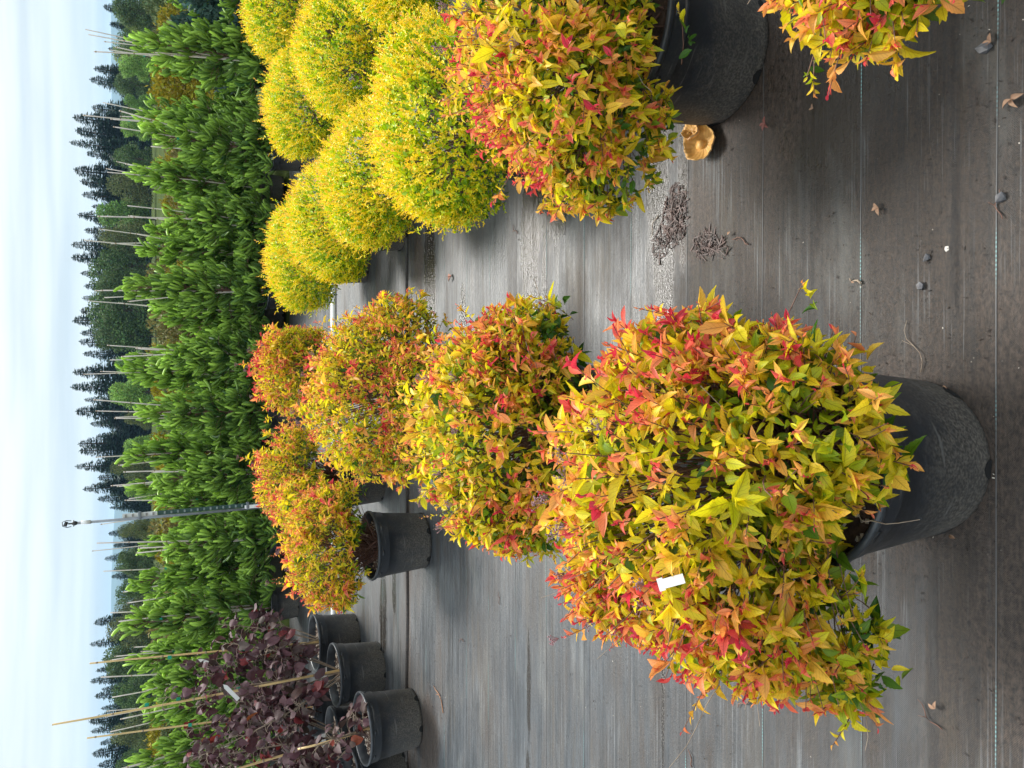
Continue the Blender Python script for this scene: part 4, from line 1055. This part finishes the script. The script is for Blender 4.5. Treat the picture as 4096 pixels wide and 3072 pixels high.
con = [(24, 108, 120), (55, 112, 118), (68, 95, 125), (84, 108, 120), (117, 70, 126), (130, 73, 128), (142, 67, 124), (153, 84, 130), (170, 71, 126), (181, 78, 130), (194, 80, 128), (206, 90, 130), (215, 75, 130), (230, 82, 132), (244, 69, 128), (257, 69, 130),
       (273, 78, 130), (286, 82, 132), (298, 80, 130), (311, 78, 128), (320, 70, 126), (333, 78, 130), (342, 77, 128), (354, 81, 130), (372, 70, 126), (387, 68, 124), (400, 82, 130), (412, 73, 126), (424, 88, 130), (436, 95, 132), (444, 76, 125), (451, 77, 127),
       (467, 73, 124), (478, 96, 132), (489, 81, 126), (499, 96, 130), (508, 108, 128), (546, 112, 134), (559, 103, 126), (570, 112, 132), (623, 92, 112), (634, 106, 120), (645, 88, 110), (660, 100, 120), (671, 94, 114), (682, 88, 112), (690, 100, 122), (697, 93, 112),
       (709, 99, 120), (722, 87, 110), (732, 89, 112), (744, 98, 118), (755, 90, 112), (766, 96, 112)]
for i, (py, tx, Y) in enumerate(con):
    k = 2 if py in (244, 467, 142, 645) else i % 4
    side = 'to the right of the sprinkler post' if py < 500 else 'to the left of the sprinkler post'
    lab = {68: 'small pointed conifer standing alone by the right end of the tree line', 117: 'dark conifer with a double tip at the right of the tree line', 142: 'tall thin conifer just left of the double-tipped one',
           467: 'thin conifer with a bare upper stem next to the sprinkler post', 623: 'conifer standing against the blue hills, right of its ragged companion', 645: 'ragged thin conifer standing against the blue hills',
           508: 'short conifer just right of the sprinkler post against the sky', 387: 'tall conifer above the rounded bright green tree'}.get(py, ordw(abs(sum(1 for c_ in con if min(py, 500) < c_[0] < max(py, 500)))) + ' conifer ' + side + ' in the far tree line')
    far_tree('conifer', CON[k], py, tx, Y, lab, 'conifer', GC, 12.4, random.uniform(1.25, 1.95), i * 1.3)
for i, py in enumerate(list(range(8, 500, 19)) + list(range(535, 768, 21))):
    far_tree('conifer', CON[(i * 3 + 1) % 4], py + random.uniform(-5, 5), (100 if py < 60 else 92 if py < 500 else 110 if py < 610 else 104) + random.uniform(-5, 9), 145 if py < 500 else 135, 'lower conifer filling the gaps of the far tree line', 'conifer', GC, 12.4, random.uniform(1.5, 2.4), i * 2.1)
GB = 'broad trees before the conifers'
bro = [(6, 112, 84, 'dark', 1.2, 'dark tree cut by the right end of the picture'), (33, 116, 88, 'dark', 1.2, 'dark green tree next to the pale green one at the right end'), (66, 120, 84, 'bright', 1.1, 'mid green tree before the small pointed conifer'), (112, 120, 88, 'dark', 1.1, 'dark tree right of the double-tipped conifer'), (20, 120, 85, 'light', 1.0, 'pale green tree at the right end of the tree line'), (50, 112, 90, 'light', 1.2, 'yellowish green loose tree near the right end of the tree line'), (82, 114, 95, 'dark', 1.0, 'dark green tree beside the yellowish loose one'),
       (100, 122, 85, 'bright', .9, 'green tree below the double-tipped conifer'), (127, 122, 86, 'bright', 1.0, 'rounded green tree among stakes below the tall conifers at right'), (156, 112, 92, 'dark', 1.1, 'dark shaggy tree between tall conifers at right'),
       (185, 108, 90, 'olive', 1.1, 'olive tree beneath the right-hand row of tall conifers'), (214, 94, 92, 'bright', 1.0, 'fresh green rounded tree with conifers behind'), (236, 100, 88, 'olive', 1.0, 'dull olive tree beside the fresh green rounded one'),
       (262, 86, 90, 'dark', 1.3, 'largest round dark tree right of the middle of the tree line'), (286, 96, 88, 'dark', .9, 'smaller dark tree next to the largest round one'), (309, 86, 90, 'dark', 1.3, 'broad dark tree in the middle of the tree line'),
       (335, 92, 90, 'dark', 1.0, 'dark tree left of the broad one in the middle'), (366, 113, 80, 'bright', 1.1, 'bright green low dome-shaped tree right of the cane cluster'), (392, 111, 78, 'bright', 1.0, 'bright green dome-shaped tree behind the cane cluster'),
       (418, 125, 78, 'olive', .9, 'low olive tree left of the bright dome-shaped ones'), (448, 125, 80, 'bright', 1.0, 'mid green tree behind the crossing canes'), (468, 112, 84, 'olive', .9, 'olive tree right of the sprinkler post'), (490, 126, 82, 'bright', .9, 'mid green tree partly behind the sprinkler post'),
       (532, 119, 74, 'olive', .9, 'olive shaggy tree just left of the sprinkler post'), (562, 116, 78, 'dark', 1.1, 'round dark green tree left of the olive shaggy one'), (588, 114, 78, 'dark', 1.1, 'grey-green tree below the open blue hills'), (606, 116, 80, 'olive', .9, 'grey-green tree right of the lone conifers'),
       (632, 108, 74, 'olive', 1.2, 'domed olive tree between the two lone conifers'), (665, 104, 74, 'dark', 1.2, 'drooping dark tree right of the tallest yellow cane'), (700, 110, 76, 'dark', 1.1, 'dark tree behind the tallest yellow cane'), (735, 112, 74, 'olive', 1.1, 'olive tree near the left end of the tree line'),
       (762, 114, 76, 'dark', 1.0, 'dark tree at the left end of the tree line')]
for i, (py, tx, Y, kind, wd, lab) in enumerate(bro):
    ms = BRO[kind]; far_tree('broadleaf_tree', ms[i % len(ms)], py, tx, Y, lab, 'tree', GB, 5.9, wd, i * 1.1)
GOLD = [broad_meshes(420, 1.1, .55, (.30, .26, .02), 2600, .07, True), broad_meshes(421, 1.1, .6, (.16, .15, .05), 2600, .07, True), broad_meshes(422, 1.1, .5, (.10, .14, .06), 2600, .06, True)]
gl = ['golden shrub glowing between the spruce tips', 'brownish shrub half hidden behind the spruce tips', 'grey-green young tree behind the spruces']
for i in range(46):
    py = 8 + i * 16.8 + rs.uniform(-5, 5); Y = rs.uniform(15, 24); k = (0, 0, 1, 2, 0, 1)[rs.randint(0, 5)]
    top = 512 + FPX * math.tan(math.atan((CAM_H - rs.uniform(.95, 1.35)) / Y) - PITCH)
    far_tree('golden_shrub' if k == 0 else 'field_shrub', GOLD[k], py, top, Y, gl[k], 'shrub', 'rows of young shrubs in the field behind the spruces', 1.1, rs.uniform(.9, 1.5), rs.uniform(0, 6))
# bluish pine at the right end, before the field
PINE = broad_meshes(430, 1.5, .7, (.06, .12, .10), 5200, .10, True)
for (x, y, s_, lab) in ((4.25, 8.6, .72, 'bluish pine with long needles at the right edge beside the spruces'), (4.1, 9.6, .78, 'dark pine behind the bluish one at the right edge')):
    t = empty('pine', (x, y, 0)); t.scale = (s_,) * 3; tag(t, lab, 'pine'); link('crown', PINE[0], t); link('trunk', PINE[1], t)

# ------------------------------------------------------------------ litter on the fabric
def mushroom():
    p = gpt(706, 146); t = empty('mushroom', (p.x, p.y, 0)); tag(t, 'fallen tan mushroom with ruffled cap lying against the black pot', 'mushroom')
    M_CAP = simple('mushroom_cap', (0.46, 0.23, 0.05), (0.78, 0.46, 0.13), 30, 0.55, stretch=(1, 1, 1), bump=.3)
    M_EDGE = simple('mushroom_edge', (0.42, 0.22, 0.09), (0.6, 0.36, 0.16), 30, 0.6)
    def disc(R, squash, z0, dome, seed, lip, n=56, rings=8):
        r = random.Random(seed); ph = [r.uniform(0, 6.28) for _ in range(5)]; vs = [(0, 0, z0)]; fs = []
        for i in range(1, rings + 1):
            u = i / rings
            for k in range(n):
                a = 2 * math.pi * k / n; w = 1 + u * u * (.03 * math.sin(3 * a + ph[0]) + .012 * math.sin(5 * a + ph[1]) + .02 * math.sin(11 * a + ph[2]))
                z = z0 - dome * (1 - u * u) * .6 + .004 * math.sin(4 * a + ph[3]) * u * u + lip * u ** 4 + .0018 * math.sin(38 * a) * u
                vs.append((R * u * w * math.cos(a), R * squash * u * w * math.sin(a), z))
        m = len(vs)
        for k in range(n): fs.append((0, 1 + k, 1 + (k + 1) % n))
        for i in range(rings - 1):
            for k in range(n): a1 = 1 + i * n + k; a2 = 1 + i * n + (k + 1) % n; fs.append((a1, a1 + n, a2 + n, a2))
        lo = [(x * .97, y * .97, z - .009) for x, y, z in vs]; fs2 = [tuple(q + m for q in reversed(f)) for f in fs]
        o0 = 1 + (rings - 1) * n; rim = [(o0 + k, o0 + k + m, o0 + (k + 1) % n + m, o0 + (k + 1) % n) for k in range(n)]
        return vs + lo, fs + fs2, rim
    for nm, R, sq, off, rot_, sd, lip, z0 in (('cap', .055, .95, (0, 0, 0), .2, 3, .012, .030), ('small_cap', .032, .85, (.034, .016, .016), 1.1, 8, .006, .034)):
        v, f, rim = disc(R, sq, z0, .022, sd, lip); me = bpy.data.meshes.new(nm); Rm = Matrix.Rotation(rot_, 3, 'Z') @ Matrix.Rotation(rad(16), 3, 'X')
        me.from_pydata([Rm @ Vector(q) + Vector(off) for q in v], [], f + rim); me.materials.append(M_CAP); me.materials.append(M_EDGE)
        me.polygons.foreach_set('material_index', [0] * len(f) + [1] * len(rim)); me.polygons.foreach_set('use_smooth', [True] * len(me.polygons)); me.update(); link(nm, me, t)
    mb = MB(); mb.tube([(0, 0, .0), (.002, .002, .028)], [.018, .014], 10); mb.build('stalk', M_CAP, t)
mushroom()
M_DRYLEAF = simple('dry_leaf', (0.22, 0.12, 0.07), (0.38, 0.24, 0.15), 60, 0.7)
M_SHRED = simple('bark_shred', (0.02, 0.012, 0.010), (0.10, 0.052, 0.040), 50, 0.6)
M_STONE = simple('grey_stone', (0.05, 0.05, 0.055), (0.16, 0.16, 0.17), 30, 0.5, bump=.5)
M_STONE_L = simple('pale_stone', (0.45, 0.42, 0.38), (0.62, 0.6, 0.55), 30, 0.7)
def stone(px, py, s_, mat, lab, seed):
    p = gpt(px, py); r = random.Random(seed); import bmesh
    bm = bmesh.new(); bmesh.ops.create_icosphere(bm, subdivisions=1, radius=1)
    for v in bm.verts: v.co *= 1 + r.uniform(-.32, .22); v.co = Vector((v.co.x * s_ * .85, v.co.y * s_ * .8, v.co.z * s_ * .6))
    me = bpy.data.meshes.new('stone'); bm.to_mesh(me); bm.free(); o = link('stone', me, None, mat); o.location = (p.x, p.y, s_ * .45); o.rotation_euler.z = r.uniform(0, 3); tag(o, lab, 'stone')
stone(1003, 198, .014, M_STONE, 'angular dark grey stone on the brown soil at the near right', 1)
stone(922, 286, .012, M_STONE, 'small dark stone on the fabric in front of the big spirea, nearer the middle', 2)
stone(928, 258, .011, M_STONE, 'small dark stone with a twig beside it near the right foreground', 3)
stone(948, 249, .008, M_STONE_L, 'small cream pebble in the near foreground', 4)
stone(986, 48, .017, M_STONE, 'dark lump of soil beside a dry leaf at the near right edge', 5)
def twig(px, py, ln, ang, lab, r0=.0016, seed=0, mat=None, fork=True, cat='twig'):
    p = gpt(px, py); r = random.Random(seed); mb = MB(); d = Vector((math.cos(ang), math.sin(ang), 0)); s_ = Vector((-d.y, d.x, 0))
    pts = [p + d * ln * (i / 6 - .5) + s_ * ln * .10 * math.sin(i * 1.1 + seed) + Vector((0, 0, .003 + .004 * abs(math.sin(i + seed)))) for i in range(7)]
    mb.tube(pts, [r0, r0 * 1.1, r0, r0 * .9, r0 * .8, r0 * .7, r0 * .5], 5)
    if fork: mb.tube([pts[3], pts[3] + (d * .6 + s_ * .6) * ln * .28 + Vector((0, 0, .004))], [r0 * .8, r0 * .4], 4)
    o = mb.build('twig', mat or M_TWIG); tag(o, lab, cat)
twig(742, 240, .07, 1.2, 'forked dark twig on the fabric beside the mulch heaps', seed=1)
twig(655, 226, .08, 2.6, 'pale-ended twig at the far side of the larger mulch heap', seed=2, mat=M_GREYTWIG)
twig(915, 346, .12, .3, 'thin pale curved twig on the soil before the big spirea', .0009, 3, M_GREYTWIG)
twig(865, 690, .06, 2.4, 'short dark stick on the fabric near the left foreground', .0022, 4, fork=False)
twig(930, 715, .07, .9, 'dark twig pair lying in the left foreground', .0014, 5)
twig(745, 703, .06, 2.3, 'black stick left of the sprawling spirea', .0022, 6, fork=False)
twig(692, 758, .05, .4, 'dark curved stick at the left edge of the fabric', .002, 7, fork=False)
twig(440, 697, .18, 1.0, 'orange-brown curved twig before the nearest purple-plant pot', .0028, 8, simple('orange_twig', (.32, .14, .06), (.42, .2, .1), 20, .7))
twig(857, 281, .035, 1.1, 'short pale chip of wood standing on the muddy strip', .003, 9, M_GREYTWIG, False)
twig(516, 230, .07, .8, 'black forked twig on the grey fabric between the shrub lines', .0018, 10)
twig(1000, 205, .06, .1, 'dark root thread beside the angular stone', .0012, 11)
twig(640, 620, .05, 2.0, 'thin brown twig beside the left side of the fabric strip', .0016, 12)
twig(500, 598, .06, .3, 'dark twig left of the second spirea', .0016, 13)
twig(462, 640, .08, 1.9, 'small branching dark twig in the open fabric at left', .0014, 14)
def dry_leaf(px, py, s_, ang, lab, n=2, seed=0, mat=None):
    p = gpt(px, py); r = random.Random(seed); t = empty('dry_leaf', (p.x, p.y, .004)); tag(t, lab, 'dead leaf')
    tv, tt, tu = TPL['hq'][3 + seed % 3]
    for k in range(n):
        s_b = s_ * .68; me = mesh_np('blade', tv * np.array([s_b, s_b * .4, s_b * .7]), tt, None, tu, True); o = link('blade', me, t, mat or M_DRYLEAF)
        o.rotation_euler = (r.uniform(-.3, .3), -.25, ang + k * 1.3 + r.uniform(-.3, .3)); o.location = (0, 0, .006)
dry_leaf(881, 208, .032, .6, 'three-bladed tan dry leaf lying on the brown strip', 3, 1)
dry_leaf(958, 538, .028, .9, 'single pinkish dry leaf at the foot of the nearest pot', 1, 2)
dry_leaf(816, 109, .022, .2, 'small round tan leaf on the wet brown fabric at right', 2, 3)
dry_leaf(994, 43, .035, .4, 'crumpled brown leaf beside the soil lump at right', 2, 4)
dry_leaf(1014, 100, .04, 2.0, 'brown dry leaf sprig at the near edge of the picture', 3, 5)
dry_leaf(453, 276, .07, 1.2, 'reddish dry leaf on the grey fabric right of the middle spirea', 2, 6, simple('red_dry_leaf', (.2, .07, .045), (.32, .14, .09), 40, .7))
dry_leaf(938, 708, .03, .2, 'curled brown leaf shred in the left foreground', 2, 7)
dry_leaf(733, 232, .03, 1.9, 'tan chip of leaf beside the smaller mulch heap', 1, 8)
dry_leaf(768, 124, .034, .1, 'reddish dry leaf cluster on the fabric beyond the mushroom', 4, 9, simple('dark_red_leaf', (.16, .05, .04), (.26, .10, .08), 40, .7))
dry_leaf(590, 615, .03, 1.0, 'pale pink leaf fragment on the fabric left of the spireas', 1, 10)
dry_leaf(950, 388, .02, 1.0, 'tiny tan leaf near the drain hole of the nearest pot', 1, 11)
dry_leaf(857, 283, .016, 1.0, 'slim pale petal on the muddy strip in front of the open fabric', 1, 12)
# mulch heaps and crumbs: nobody could count them
def mulch(spots, name, lo, hi, seed, mat, thick=1.0):
    r = random.Random(seed); mb = MB()
    for (px, py, rx, ry, n) in spots:
        c = gpt(px, py)
        for k in range(n):
            a = r.uniform(0, 6.28); q = r.random() ** .6; ln = r.uniform(lo, hi); w = ln * r.uniform(.05, .16) * thick; ln *= r.choice((.5, .8, 1.2, 1.5))
            p = Vector((c.x + rx * q * math.cos(a), c.y + ry * q * math.sin(a), .003 + r.random() * .012 * (1 - q)))
            mb.box(p, (ln, w, w * .5), Matrix.Rotation(r.uniform(0, 6.28), 3, 'Z') @ Matrix.Rotation(r.uniform(-.35, .35), 3, 'Y'))
    return mb.build(name, mat, smooth=False)
o = mulch([(676, 215, .10, .065, 330), (662, 244, .05, .05, 60)], 'bark_mulch', .010, .035, 5, M_SHRED); tag(o, 'larger heap of shredded bark on the wet fabric', 'mulch', kind='stuff')
o = mulch([(706, 244, .045, .06, 130), (724, 250, .03, .02, 14)], 'bark_mulch', .010, .035, 6, M_SHRED); tag(o, 'smaller heap of shredded bark nearer the camera', 'mulch', kind='stuff')
CR = [(905, 470, .27, .24, 260), (700, 90, .3, .26, 160), (900, 300, .5, .2, 110), (960, 200, .45, .12, 150), (990, 560, .5, .10, 110), (960, 620, .4, .12, 60), (650, 700, .35, .5, 60), (800, 250, .4, .3, 120), (560, 640, .5, .9, 120), (470, 620, .8, .8, 110), (740, 560, .8, .5, 90), (530, 330, .6, .6, 70), (416, 600, 1.2, .06, 160), (440, 690, .4, .2, 120), (985, 30, .2, .15, 160)]
o = mulch(CR, 'soil_crumbs', .002, .0055, 7, simple('soil_crumb', (.015, .011, .009), (.05, .035, .027), 40, .8), 3.5); tag(o, 'scattered dark soil crumbs on the fabric', 'soil', kind='stuff')
o = mulch([(a, b, c, d, max(3, n // 22)) for a, b, c, d, n in CR], 'pale_grit', .0015, .0035, 8, M_CHIP, 4); tag(o, 'sparse pale grit on the fabric', 'grit', kind='stuff')
